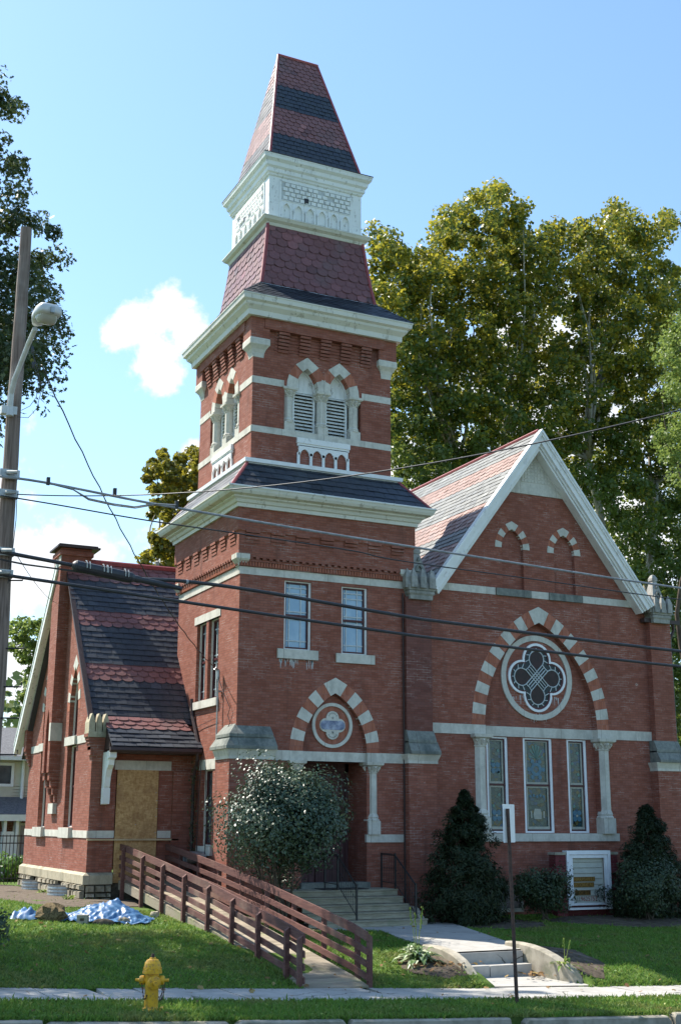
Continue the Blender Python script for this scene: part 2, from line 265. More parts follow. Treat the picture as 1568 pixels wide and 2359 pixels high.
# ---------------------------------------------------------------- mesh builder
WL = {}
class M:
    def __init__(s): s.v = []; s.f = []; s.mi = []; s.cur = 0
    def add(s, vs, fs):
        o = len(s.v); s.v += [tuple(float(c) for c in p) for p in vs]; s.f += [[i+o for i in f] for f in fs]; s.mi += [s.cur]*len(fs); return s
    def hexa(s, p): return s.add(p, [(0, 3, 2, 1), (4, 5, 6, 7), (0, 1, 5, 4), (1, 2, 6, 5), (2, 3, 7, 6), (3, 0, 4, 7)])
    def box(s, x0, y0, z0, x1, y1, z1):
        return s.hexa([(x0, y0, z0), (x1, y0, z0), (x1, y1, z0), (x0, y1, z0), (x0, y0, z1), (x1, y0, z1), (x1, y1, z1), (x0, y1, z1)])
    def fbox(s, fr, a0, a1, b0, b1, d0, d1):
        return s.hexa([fr(a0, b0, d0), fr(a1, b0, d0), fr(a1, b0, d1), fr(a0, b0, d1), fr(a0, b1, d0), fr(a1, b1, d0), fr(a1, b1, d1), fr(a0, b1, d1)])
    def fpoly(s, fr, poly, d0, d1, back=False):
        n = len(poly); tr = tessellate_polygon([[Vector((a, b, 0)) for a, b in poly]])
        fs = [list(x) for x in tr] + [(i, (i+1) % n, n+(i+1) % n, n+i) for i in range(n)]
        if back: fs += [[n+i for i in x] for x in tr]
        return s.add([fr(a, b, d0) for a, b in poly]+[fr(a, b, d1) for a, b in poly], fs)
    def panel(s, fr, outer, holes, d0, d1, rim=False):
        loops = [outer]+holes; tr = tessellate_polygon([[Vector((a, b, 0)) for a, b in l] for l in loops])
        fl = [p for l in loops for p in l]; s.add([fr(a, b, d0) for a, b in fl], [list(x) for x in tr])
        for l in (loops if rim else holes):
            n = len(l); s.add([fr(a, b, d0) for a, b in l]+[fr(a, b, d1) for a, b in l], [(i, (i+1) % n, n+(i+1) % n, n+i) for i in range(n)])
        return s
    def ring(s, fr, ins, out, d0, d1):
        n = len(ins); V = [fr(a, b, d0) for a, b in ins]+[fr(a, b, d0) for a, b in out]+[fr(a, b, d1) for a, b in ins]+[fr(a, b, d1) for a, b in out]
        F = []
        for i in range(n):
            j = (i+1) % n; F += [(i, j, n+j, n+i), (i, 2*n+i, 2*n+j, j), (n+i, n+j, 3*n+j, 3*n+i)]
        return s.add(V, F)
    def tube(s, pts, rad, n=8, caps=True):
        pts = [Vector(p) for p in pts]; m = len(pts); rad = rad if isinstance(rad, (list, tuple)) else [rad]*m
        V = []; F = []; pu = None
        for i, p in enumerate(pts):
            d = (pts[min(i+1, m-1)]-pts[max(i-1, 0)]); d = d.normalized() if d.length > 1e-9 else Vector((0, 0, 1))
            if pu is None: pu = d.orthogonal().normalized()
            a = (pu-d*pu.dot(d)); a = a.normalized() if a.length > 1e-6 else d.orthogonal().normalized(); pu = a; b = d.cross(a)
            V += [p+(a*math.cos(2*math.pi*k/n)+b*math.sin(2*math.pi*k/n))*rad[i] for k in range(n)]
        for i in range(m-1):
            for k in range(n): F.append((i*n+k, i*n+(k+1) % n, (i+1)*n+(k+1) % n, (i+1)*n+k))
        if caps: F += [tuple(range(n-1, -1, -1)), tuple(range((m-1)*n, m*n))]
        return s.add(V, F)
    def lathe(s, prof, c, n=16, axis='z', dirv=None):
        V = []; F = []; c = Vector(c)
        d = Vector(dirv).normalized() if dirv else Vector((0, 0, 1)); a = d.orthogonal().normalized(); b = d.cross(a)
        for r, h in prof: V += [c+d*h+(a*math.cos(2*math.pi*(k+.5)/n)+b*math.sin(2*math.pi*(k+.5)/n))*r for k in range(n)]
        m = len(prof)
        for i in range(m-1):
            for k in range(n): F.append((i*n+k, i*n+(k+1) % n, (i+1)*n+(k+1) % n, (i+1)*n+k))
        F += [tuple(range(n-1, -1, -1)), tuple(range((m-1)*n, m*n))]
        return s.add(V, F)
    def rings(s, R_, closed=True, caps=False):      # stack of equal rings of points
        n = len(R_[0]); V = [p for r in R_ for p in r]; F = []
        for i in range(len(R_)-1):
            for k in range(n if closed else n-1): F.append((i*n+k, i*n+(k+1) % n, (i+1)*n+(k+1) % n, (i+1)*n+k))
        if caps: F += [tuple(range(n-1, -1, -1)), tuple(range((len(R_)-1)*n, len(R_)*n))]
        return s.add(V, F)
    def mould(s, cx, cy, prof, capb=False):         # square moulding swept round a tower: prof = (half width, z)
        return s.rings([[(cx-h, cy-h, z), (cx+h, cy-h, z), (cx+h, cy+h, z), (cx-h, cy+h, z)] for h, z in prof], True, capb)
    def build(s, name, mats, parent=None, loc=None, smooth=False, uvs=True):
        mats = mats if isinstance(mats, (list, tuple)) else [mats]
        base = WL[parent.name] if parent is not None else (Vector(loc) if loc is not None else None)
        V = np.array(s.v, dtype=float).reshape(-1, 3)
        if base is None:
            base = Vector(((V[:, 0].min()+V[:, 0].max())/2, (V[:, 1].min()+V[:, 1].max())/2, V[:, 2].min()))
        me = bpy.data.meshes.new(name); me.from_pydata((V-np.array(base)).tolist(), [], s.f)
        for k in mats: me.materials.append(MATS[k])
        if len(mats) > 1: me.polygons.foreach_set('material_index', s.mi)
        if smooth: me.polygons.foreach_set('use_smooth', [True]*len(me.polygons))
        if uvs:
            ul = me.uv_layers.new(name='UVMap'); n = len(me.loops); vi = np.zeros(n, int); me.loops.foreach_get('vertex_index', vi)
            nm = np.zeros(len(me.polygons)*3); me.polygons.foreach_get('normal', nm); nm = np.abs(nm.reshape(-1, 3)); lt = np.zeros(len(me.polygons), int); me.polygons.foreach_get('loop_total', lt)
            nl = np.repeat(nm, lt, axis=0); P = V[vi]; U = np.empty((n, 2))
            top = nl[:, 2] > .8; xs = (~top) & (nl[:, 0] > nl[:, 1]); ys = (~top) & (~xs)
            U[top] = P[top][:, [0, 1]]; U[xs] = P[xs][:, [1, 2]]; U[ys] = P[ys][:, [0, 2]]
            ul.data.foreach_set('uv', U.ravel())
        me.update(); o = bpy.data.objects.new(name, me); COL.objects.link(o)
        if parent is not None: o.parent = parent; WL[o.name] = base
        else: o.location = base; WL[o.name] = base
        return o
def tag(o, label=None, cat=None, group=None, kind=None):
    for k, v in (('label', label), ('category', cat), ('group', group), ('kind', kind)):
        if v: o[k] = v
    return o
def thing(name, loc, label, cat, group=None):
    o = bpy.data.objects.new(name, None); COL.objects.link(o); o.location = loc; o.empty_display_size = .2; WL[o.name] = Vector(loc); return tag(o, label, cat, group)
def FY(y): return lambda a, b, d: (a, y+d, b)       # frame of a wall facing -y: a = x, b = z, d = depth into the wall
def FX(x): return lambda a, b, d: (x+d, a, b)       # frame of a wall facing -x: a = y
def FXr(x): return lambda a, b, d: (x-d, a, b)
def rect(a0, a1, b0, b1): return [(a0, b0), (a1, b0), (a1, b1), (a0, b1)]
def circ(a, b, r, n=40): return [(a+r*math.cos(2*math.pi*k/n), b+r*math.sin(2*math.pi*k/n)) for k in range(n)]
def pointed(c, a, zs, h, t=0.0, n=10):              # pointed arch outline from right spring over the apex to left spring; t = offset outward
    Rr = (a*a+h*h)/(2*a); cx = a-Rr; Ro = Rr+t; top = math.acos(-cx/Ro)
    rp = [(c+cx+Ro*math.cos(top*k/n), zs+Ro*math.sin(top*k/n)) for k in range(n+1)]
    return rp+[(2*c-x, z) for x, z in reversed(rp[:-1])]
def voussoirs(fr, c, a, zs, h, t, k, d0, d1, ms, mb=None, key=.0, brick_first=True):
    """alternating stone and brick arch blocks into builders ms (stone) and mb (brick); k blocks per side and a pointed key stone"""
    Rr = (a*a+h*h)/(2*a); cx = a-Rr; ti = math.acos(-cx/Rr); to = math.acos(-cx/(Rr+t)); tk = ti-key/Rr
    for sg in (1, -1):
        for i in range(k):
            t0, t1 = tk*i/k, tk*(i+1)/k; st = (i % 2 == 1) if brick_first else (i % 2 == 0)
            g = .0012 if st else 0
            P = [(cx+r_*math.cos(q), r_*math.sin(q)) for r_, q in ((Rr, t0), (Rr+t, t0), (Rr+t, (t0+t1)/2), (Rr+t, t1), (Rr, t1), (Rr, (t0+t1)/2))]
            ms.cur = 0 if st else 1; ms.fpoly(fr, [(c+sg*x, zs+z) for x, z in P], d0-(.014 if st else .004), d1)
    A = [(cx+Rr*math.cos(tk), Rr*math.sin(tk)), (cx+(Rr+t)*math.cos(tk), (Rr+t)*math.sin(tk))]
    hi, ho = h, (Rr+t)*math.sin(to)
    P = [A[0], A[1], (0, ho), (-A[1][0], A[1][1]), (-A[0][0], A[0][1]), (0, hi)]
    ms.cur = 0; ms.fpoly(fr, [(c+x, zs+z) for x, z in P], d0-.014, d1)
def clip(poly, a, b, c):                            # keep a*x+b*y+c >= 0
    out = []
    for i in range(len(poly)):
        p, q = poly[i], poly[(i+1) % len(poly)]; dp = a*p[0]+b*p[1]+c; dq = a*q[0]+b*q[1]+c
        if dp >= 0: out.append(p)
        if (dp >= 0) != (dq >= 0):
            s_ = dp/(dp-dq); out.append((p[0]+(q[0]-p[0])*s_, p[1]+(q[1]-p[1])*s_))
    return out
def slates(m, O, U, V, poly, bands, w=.3, h=.22, lift=.02, seed=0):
    """cover the convex polygon (a along U, b up V) with overlapping slates; bands = [(b_top, material index, scalloped)]"""
    rn = random.Random(seed); O, U, V = Vector(O), Vector(U).normalized(), Vector(V).normalized(); N = U.cross(V).normalized()
    ar = sum(poly[i][0]*poly[(i+1) % len(poly)][1]-poly[(i+1) % len(poly)][0]*poly[i][1] for i in range(len(poly)))
    if ar < 0: poly = poly[::-1]
    E_ = [(-(q[1]-p[1]), q[0]-p[0], (q[1]-p[1])*p[0]-(q[0]-p[0])*p[1]) for p, q in zip(poly, poly[1:]+poly[:1])]
    a0, a1 = min(p[0] for p in poly), max(p[0] for p in poly); b0, b1 = min(p[1] for p in poly), max(p[1] for p in poly)
    m.cur = bands[0][1]; m.add([O+U*a+V*b-N*.012 for a, b in poly], [list(range(len(poly)))])
    i = 0; b = b0
    while b < b1:
        mi, sc = next(((x[1], x[2]) for x in bands if b+h*.5 < x[0]), (bands[-1][1], bands[-1][2])); m.cur = mi
        a = a0-w*(.5 if i % 2 else 0)-rn.uniform(0, .02)
        while a < a1:
            ww = w*rn.uniform(.95, 1.05) if not sc else w
            g = .006; H = h*1.35; dj = rn.uniform(-.012, .012)
            if sc: pl = [(a+g, b+h*.42)]+[(a+w/2-(w/2-g)*math.cos(math.pi*k/6), b+h*.42-h*.42*math.sin(math.pi*k/6)) for k in range(1, 6)]+[(a+w-g, b+h*.42), (a+w-g, b+H), (a+g, b+H)]
            else: pl = [(a+g, b+dj), (a+ww-g, b+dj+rn.uniform(-.006, .006)), (a+ww-g, b+H), (a+g, b+H)]
            for e in E_:
                pl = clip(pl, *e)
                if len(pl) < 3: break
            if len(pl) >= 3:
                lf = lift*rn.uniform(.85, 1.2); tw = rn.uniform(-.006, .006)
                P = [O+U*x+V*y+N*(lf*(1-(y-b)/H)+.003+tw*(x-a)/w) for x, y in pl]
                m.add(P, [list(range(len(P)))])
            a += ww
        b += h; i += 1
    m.cur = 0
def cloud_mesh(name, mat, P, Nn, size, shape, parent=None, loc=None, jit=.3):
    """many small leaf-shaped faces: P positions, Nn normals, shape = outline in (x along, y across)"""
    n = len(P); P = np.asarray(P, float); Nn = Nn/np.linalg.norm(Nn, axis=1, keepdims=True)
    ref = NR.normal(size=(n, 3)); A = np.cross(Nn, ref); A /= np.linalg.norm(A, axis=1, keepdims=True)+1e-9; B = np.cross(Nn, A)
    S = (size*(1+jit*(NR.random(n)*2-1)))[:, None]
    k = len(shape); V = np.empty((n, k, 3))
    for i, (x, y, z) in enumerate(shape): V[:, i] = P+A*S*x+B*S*y+Nn*S*z
    base = np.array(WL[parent.name]) if parent is not None else np.array(loc)
    me = bpy.data.meshes.new(name); me.vertices.add(n*k); me.vertices.foreach_set('co', (V-base).ravel())
    me.loops.add(n*k); me.loops.foreach_set('vertex_index', np.arange(n*k)); me.polygons.add(n); me.polygons.foreach_set('loop_start', np.arange(n)*k); me.polygons.foreach_set('loop_total', np.full(n, k))
    me.materials.append(MATS[mat]); me.update(calc_edges=True); me.validate()
    o = bpy.data.objects.new(name, me); COL.objects.link(o)
    if parent is not None: o.parent = parent; WL[o.name] = Vector(base)
    else: o.location = loc; WL[o.name] = Vector(base)
    return o
LOBED = [(-.5, 0, 0), (-.28, .28, .02), (-.1, .5, -.05), (.05, .26, .02), (.34, .34, -.06), (.55, 0, -.08), (.34, -.34, -.06), (.05, -.26, .02), (-.1, -.5, -.05), (-.28, -.28, .02)]
OVAL = [(-.5, 0, 0), (-.2, .24, -.03), (.2, .22, -.03), (.5, 0, -.1), (.2, -.22, -.03), (-.2, -.24, -.03)]
OAKY = [(-.5, 0, 0), (-.2, .3, 0), (-.1, .1, 0), (.15, .32, -.05), (.2, .08, 0), (.55, 0, -.1), (.2, -.08, 0), (.15, -.32, -.05), (-.1, -.1, 0), (-.2, -.3, 0)]
NEEDLE = [(-.5, -.09, 0), (-.5, .09, 0), (.2, .11, .02), (.5, 0, -.03), (.2, -.11, .02)]
def scatter(cl, per, spread=.5, shell=0.0, upb=.5):
    """cl rows x,y,z,r -> leaf points and normals"""
    P = []; Nn = []
    for (x, y, z, r) in cl:
        n = max(4, int(per*(NR.random()*.5+.75))); d = NR.normal(size=(n, 3)); d /= np.linalg.norm(d, axis=1, keepdims=True)
        rr = r*(shell+(1-shell)*NR.random(n)**.45); P.append(np.array([x, y, z])+d*rr[:, None]*np.array([1, 1, .85])); q = d*.5+NR.normal(size=(n, 3))*.6; q[:, 2] += upb; Nn.append(q)
    return np.concatenate(P), np.concatenate(Nn)
def limb(m, a, b, ra, rb, bend=.12, seg=6, n=7):
    a, b = Vector(a), Vector(b); L = (b-a).length; o = Vector((random.uniform(-1, 1), random.uniform(-1, 1), random.uniform(-.2, .6)))*L*bend
    pts = [a.lerp(b, t)+o*math.sin(math.pi*t)+Vector((random.uniform(-1, 1), random.uniform(-1, 1), 0))*L*.012 for t in [i/seg for i in range(seg+1)]]
    m.tube(pts, [ra+(rb-ra)*(i/seg)**.8 for i in range(seg+1)], n); return pts

# ================================================================ SETTING: ground, street, walks, lawn
def lerp(x, xs, ys): return float(np.interp(x, xs, ys))
def zw(x): x = max(-25, min(22, x)); return .42-.045*x+.0009*x*x
def smooth(t): t = max(0.0, min(1.0, t)); return t*t*(3-2*t)
WALK0, WALK1, KERB = -9.1, -11.2, -13.2
def zg(x, y):
    if 2.17 <= x <= 4.10+.40*max(0, min(1.1, (-6.95-y)/1.8))**2.2 and WALK0 <= y <= -6.95: return zw(x)-.12
    if y < WALK0: return zw(x)+(.03 if y < WALK1 else 0)
    Lz = lerp(y, [-9.1, -8.4, -7, -4, -.6, 3, 14, 40], [.50, .64, .85, 1.12, 1.29, 1.42, 1.36, 1.2])
    left = Lz+(zw(x)-zw(-2))*lerp(y, [-9.1, 3], [1, .25])*(1 if x > -2 else 1)
    mid = lerp(y, [-9.1, -8.6, -7.2, -2.2, 3], [zw(x)+.03, .52, .77, .92, .98])
    sk = .018*max(0, min(12, x-5)); right = lerp(y, [-9.1, -8.5, -7.2, -2.2, 0, 3], [zw(x)+.03, .47-sk, .72-sk, .90-sk*.5, .95-sk*.3, .97])
    if x < -.6: z = left
    elif x < 2.2: z = left+(mid-left)*smooth((x+.6)/2.4)
    elif x < 4.6: z = mid
    else: z = mid+(right-mid)*smooth((x-4.5)/1.0)
    if y > 14: z += (1.3-z)*smooth((y-14)/12)
    return z
def G(u, v):                                        # the ground point on a sight line
    d = ray(u, v); t0 = 12.0
    while t0 < 90:
        p = CAM+d*t0
        if p[2] < zg(p[0], p[1]): break
        t0 += .04
    return float(p[0]), float(p[1]), zg(p[0], p[1])
xs = np.unique(np.concatenate([np.linspace(-500, -30, 12), np.linspace(-30, -14, 9), np.linspace(-14, 18, 108), [2.165, 2.17], np.linspace(4.09, 4.7, 22), np.linspace(18, 40, 10), np.linspace(40, 600, 12)]))
ys = np.unique(np.concatenate([np.linspace(-300, -45, 8), np.linspace(-45, -13.4, 10), [-13.22, -13.21], np.linspace(-13.1, -9.11, 14), np.linspace(-9.09, 5, 60), [-6.95, -6.94], np.linspace(5.5, 40, 24), np.linspace(45, 900, 16)]))
m = M(); nx = len(xs)
for y in ys:
    for x in xs:
        z = zg(x, y)
        if y < KERB-.005: z = zw(x)-.20
        elif WALK1 < y < WALK0: z = zw(x)-.06
        else: z += .012*math.sin(x*3.1+y*1.7)*math.sin(y*2.3-x*.9) if y > WALK0 else 0
        m.v.append((x, y, z))
for j in range(len(ys)-1):
    for i in range(nx-1): m.f.append([j*nx+i, j*nx+i+1, (j+1)*nx+i+1, (j+1)*nx+i]); m.mi.append(0)
tag(m.build('ground', 'lawn_soil', loc=(0, 0, 0), smooth=True), kind='structure')
m = M(); st = [x for x in np.linspace(-60, 60, 121)]
m.rings([[(x, -45, zw(x)-.1), (x, -24, zw(x)-.05), (x, KERB-.16, zw(x)-.125)] for x in st], False)
tag(m.build('road', 'asphalt', loc=(0, -20, 0)), kind='structure')
m = M(); x = -40.0; rk = random.Random(3)
while x < 30:                                       # kerb stones, some chipped and sunken
    l = rk.uniform(1.6, 3.2); dz = rk.uniform(-.03, .02); e = rk.uniform(.02, .12)
    m.rings([[(q, KERB-.17, zw(q)-.22), (q, KERB-.16, zw(q)+.015+dz-s_), (q, KERB-.13, zw(q)+.035+dz-s_), (q, KERB, zw(q)+.035+dz-s_), (q, KERB, zw(q)-.22)] for q, s_ in ((x+.01, .06), (x+e, 0), (x+l*.5, rk.uniform(0, .01)), (x+l-e, 0), (x+l-.02, .07))], True, True)
    x += l+rk.choice([0, .02, .05, .25])
tag(m.build('kerb', 'concrete_old', loc=(0, KERB, 0)), kind='structure')
m = M(); x = -30.0; rk = random.Random(5)
while x < 30:                                       # pavement slabs, slightly tilted, one cracked across
    l = rk.uniform(1.45, 1.9); a, b, c, d = (rk.uniform(-.012, .012) for _ in range(4)); g = .012
    parts = [(0, 1)] if rk.random() < .6 else [(0, rk.uniform(.4, .6)), None]
    if len(parts) == 2: parts[1] = (parts[0][1], 1)
    for (f0, f1) in parts:
        sk = rk.uniform(-.25, .25) if len(parts) == 2 else 0
        X0, X1 = x+g+l*f0, x+l*f1-g
        k0, k1 = (sk if f0 > 0 else 0), (sk if f1 < 1 else 0); y0, y1 = WALK1+rk.uniform(-.05, .0), WALK0+rk.uniform(-.02, .03)
        P = [(X0-k0, y0, zw(X0)+a), (X1-k1, y0, zw(X1)+b), (X1+k1, y1, zw(X1)+c), (X0+k0, y1, zw(X0)+d)]
        m.hexa([(p[0], p[1], p[2]-.12) for p in P]+P)
    x += l
tag(m.build('pavement', 'concrete', loc=(0, -10, 0)), kind='structure')
# garden path from the street steps to the porch, with the apron joining the pavement
PATH_L = [(2.35, -7.22), (2.3, -6.4), (2.5, -4.6), (2.85, -2.9), (2.3, -2.5), (.4, -2.2)]
PATH_R = [(4.05, -7.22), (4.45, -6.3), (4.68, -5.4), (5.05, -3.8), (5.4, -2.3), (5.5, -1.3)]
def zpath(y): return lerp(y, [-7.2, -2.2], [.80, .925])
m = M(); F_ = []
for i in range(6): m.v += [(*PATH_L[i], zpath(PATH_L[i][1])+.02), (*PATH_R[i], zpath(PATH_R[i][1])+.02)]
for i in range(5): m.f.append([2*i, 2*i+1, 2*i+3, 2*i+2]); m.mi.append(0)
n0 = len(m.v); m.v += [(a, b, c-.25) for a, b, c in m.v]
for i in range(5):
    m.f += [[2*i, 2*i+2, n0+2*i+2, n0+2*i], [2*i+1, n0+2*i+1, n0+2*i+3, 2*i+3]]; m.mi += [0, 0]
m.add([(2.2, -7.6, .335), (4.05, -7.6, .315), (4.75, -9.085, zw(4.7)+.012), (1.4, -9.085, zw(1.4)+.012), (2.2, -7.6, .1), (4.05, -7.6, .1), (4.75, -9.085, .0), (1.4, -9.085, .1)], [(0, 1, 2, 3), (1, 5, 6, 2), (0, 3, 7, 4)])
tag(m.build('path', 'concrete', loc=(3.5, -5, .8)), kind='structure')
# bare earth beds
def bed(name, poly, mat, dz=.012):
    m = M(); tr = tessellate_polygon([[Vector((a, b, 0)) for a, b in poly]])
    import itertools
    c = (sum(p[0] for p in poly)/len(poly), sum(p[1] for p in poly)/len(poly)); rr = []
    for k in range(6): rr.append([(c[0]+(a-c[0])*k/5, c[1]+(b-c[1])*k/5, zg(c[0]+(a-c[0])*k/5, c[1]+(b-c[1])*k/5)+dz+.03*(1-k/5)+random.uniform(-.01, .01)) for a, b in poly])
    m.rings(rr, True); return tag(m.build(name, mat), kind='structure')
def loop(cx, cy, rx, ry, n=22, jit=.12, seed=1):
    q = random.Random(seed); return [(cx+rx*math.cos(2*math.pi*k/n)*(1+q.uniform(-jit, jit)), cy+ry*math.sin(2*math.pi*k/n)*(1+q.uniform(-jit, jit))) for k in range(n)]
BEDS = [('flower_bed', loop(1.45, -7.9, .75, .75, seed=2), 'soil'), ('flower_bed', loop(4.9, -7.5, .75, 1.3, seed=3), 'soil'), ('flower_bed', loop(6.6, -1.6, 1.7, 1.5, seed=4), 'soil'), ('flower_bed', loop(11.2, -1.9, 2.4, 1.5, seed=5), 'soil'),
        ('mulch_bed', loop(-4.0, 7.4, 1.5, 6.2, seed=6), 'mulch'), ('mulch_bed', loop(-2.9, 2.2, 1.7, 1.1, seed=7), 'mulch'), ('flower_bed', loop(-8.6, -7.6, 1.1, 1.5, seed=8), 'soil'), ('flower_bed', loop(.9, -1.5, 1.5, 1.2, seed=9), 'soil')]
for b_ in BEDS: bed(*b_)
def inpoly(x, y, poly):
    c = False; n = len(poly)
    for i in range(n):
        (x1, y1), (x2, y2) = poly[i], poly[i-1]
        if (y1 > y) != (y2 > y) and x < (x2-x1)*(y-y1)/(y2-y1)+x1: c = not c
    return c
NOGRASS = [b_[1] for b_ in BEDS]+[PATH_L+PATH_R[::-1], [(2.0, -9.3), (4.4, -9.3), (4.3, -7), (2.1, -7)], [(-2.0, -9.3), (-.55, -9.3), (-.6, 4), (-2.2, 4)], rect(-2.9, 40, 3.2, 40), rect(0, 5.6, -.2, 6), rect(5, 40, .1, 40), rect(.4, 5.3, -2.4, .2)]
gx = []; dens = 560
for (x0, x1, y0, y1, dn_) in ((-13, 14, -9.12, -4, dens), (-13, 14, -4, 0, dens*.75), (-13, -2.6, 0, 9, dens*.5), (-16, -3, 9, 26, 60), (-13, 10, -13.18, -11.17, dens*1.25)):
    n = int((x1-x0)*(y1-y0)*dn_); A = NR.random((n, 2))*[x1-x0, y1-y0]+[x0, y0]; gx.append(A)
for (yy, s_) in ((-9.1, .05), (-11.2, .045), (-13.2, .03)): gx.append(np.stack([NR.uniform(-13, 14, 5200), NR.normal(yy, s_, 5200)], 1))
gx = np.concatenate(gx); keep = []
for (x, y) in gx:
    ok = True
    for pl in NOGRASS:
        if inpoly(x, y, pl): ok = NR.random() < .04 and pl in NOGRASS[:8]; break
    keep.append(ok)
gx = gx[np.array(keep)]; n = len(gx); zz = np.array([zg(x, y) for x, y in gx])
th = NR.random(n)*2*math.pi; hh = .052*(.55+.9*NR.random(n)); big = NR.random(n) < .02; hh[big] *= 1.7; strip = gx[:, 1] < WALK1; hh[strip] *= 1.25
ww = .008+.010*NR.random(n); dx, dy = np.cos(th), np.sin(th); ln = NR.normal(size=(n, 2))*.04
V = np.empty((n, 5, 3)); base = np.stack([gx[:, 0], gx[:, 1], zz-.008], 1)
V[:, 0] = base+np.stack([dx*ww, dy*ww, 0*ww], 1); V[:, 4] = base-np.stack([dx*ww, dy*ww, 0*ww], 1)
mid_ = base+np.stack([ln[:, 0]*.35, ln[:, 1]*.35, hh*.6], 1); V[:, 1] = mid_+np.stack([dx*ww*.8, dy*ww*.8, 0*ww], 1); V[:, 3] = mid_-np.stack([dx*ww*.8, dy*ww*.8, 0*ww], 1)
V[:, 2] = base+np.stack([ln[:, 0], ln[:, 1], hh], 1)
me = bpy.data.meshes.new('grass'); me.vertices.add(n*5); me.vertices.foreach_set('co', V.ravel()); me.loops.add(n*5); me.loops.foreach_set('vertex_index', np.arange(n*5)); me.polygons.add(n)
me.polygons.foreach_set('loop_start', np.arange(n)*5); me.polygons.foreach_set('loop_total', np.full(n, 5)); me.materials.append(MATS['grass']); me.update(calc_edges=True)
go = bpy.data.objects.new('grass', me); COL.objects.link(go); tag(go, 'short mown green grass covering the lawn and the strip by the kerb', 'grass', kind='stuff')
# broad-leaved weeds in the turf
P = []
for _ in range(260):
    cx_, cy_ = random.uniform(-10, 11), random.choice([random.uniform(-9, -1), random.uniform(-13.1, -11.3)])
    if any(inpoly(cx_, cy_, pl) for pl in NOGRASS): continue
    for k in range(random.randint(4, 16)): x, y = random.gauss(cx_, .09), random.gauss(cy_, .09); P.append((x, y, zg(x, y)+random.uniform(.015, .05)))
q = NR.normal(size=(len(P), 3))*.4; q[:, 2] += 1
tag(cloud_mesh('lawn_weeds', 'leaf_weed', P, q, .055, OVAL, loc=(0, -8, .5), jit=.5), 'small broad leaved weeds and clover scattered through the lawn', 'weeds', kind='stuff')
# fallen leaves
P = []
for _ in range(230):
    x, y = random.uniform(-9, 9), random.uniform(-13, -2)
    P.append((x, y, zg(x, y)+.035))
for _ in range(60): P.append((random.gauss(3.95, .25), random.gauss(-8.0, .2), .36+random.uniform(0, .05)))
for _ in range(90): P.append((random.gauss(1.4, .5), random.gauss(-7.9, .4), zg(1.4, -7.9)+.06))
for _ in range(60): P.append((random.gauss(-8.4, .6), random.gauss(-7.8, .7), zg(-8.4, -7.8)+.06))
q = NR.normal(size=(len(P), 3))*.35; q[:, 2] += 1
tag(cloud_mesh('fallen_leaves', 'leaf_dry', P, q, .085, LOBED, loc=(0, -8, .5), jit=.5), 'dry brown leaves strewn over the lawn and the pavement', 'leaves', kind='stuff')

# ================================================================ THE CHURCH
church = thing('church', (2.65, 0, .6), 'red brick church with striped slate spire, white belfry stage and pointed gable', 'church')
TX, TY, TW = 2.68, 2.63, 2.65                      # tower axis and half width
F0, L0 = FY(0.0), FX(0.03)
A_W, A_D, A_I = 4.15, 5.2, 0
tower_brick, ab, bs = M(), M(), M()                 # brickwork, arch brick, light stone of the tower
# front wall with two windows and the arched door recess
WIN1, WIN2 = (1.37, 2.2, 8.14, 10.08), (3.14, 3.97, 8.12, 10.06)
DC, DA, DH, DT, DS = 2.96, .98, 1.61, .395, 5.39
door_hole = [(DC+DA, 1.75)]+pointed(DC, DA, DS, DH)+[(DC-DA, 1.75)]
tower_brick.panel(F0, rect(.03, 5.33, .2, 10.6), [rect(*WIN1), rect(*WIN2), door_hole], 0, .16)
# left wall
LW1, LW2, LW3 = (1.56, 2.42, 6.88, 9.19), (2.62, 3.42, 6.9, 9.19), (1.72, 2.62, 2.85, 4.92)
tower_brick.panel(L0, rect(0, 5.23, .2, 10.6), [rect(*LW1), rect(*LW2), rect(*LW3)], 0, .2)
tower_brick.box(.2, 5.0, .2, 5.33, 5.23, 10.6); tower_brick.box(5.2, .02, .2, 5.33, 5.2, 10.6)
# corner buttresses (lower stage), with stone weatherings; a slim pilaster carries on up beside the nave
for (x0, x1, y0, y1) in ((-.22, 1.02, -.2, .85), (5.12, 6.02, -.28, .4)):
    tower_brick.box(x0, y0, .1, x1, y1, 5.12)
pil = M(); pil.box(5.14, -.17, 5.1, 5.98, .3, 9.9); pil.build('pilaster', 'brick_sooty', church)
# tympanum and door recess
FT = FY(.15)
tower_brick.fpoly(FT, [(DC+DA, DS-.02)]+pointed(DC, DA, DS-.02, DH)+[(DC-DA, DS-.02)], 0, .1)
tower_brick.box(DC-DA-.02, .16, 1.75, DC-DA, 1.25, 5.15); tower_brick.box(DC+DA, .16, 1.75, DC+DA+.02, 1.25, 5.15); tower_brick.box(DC-DA, .16, 5.13, DC+DA, 1.3, 5.15)
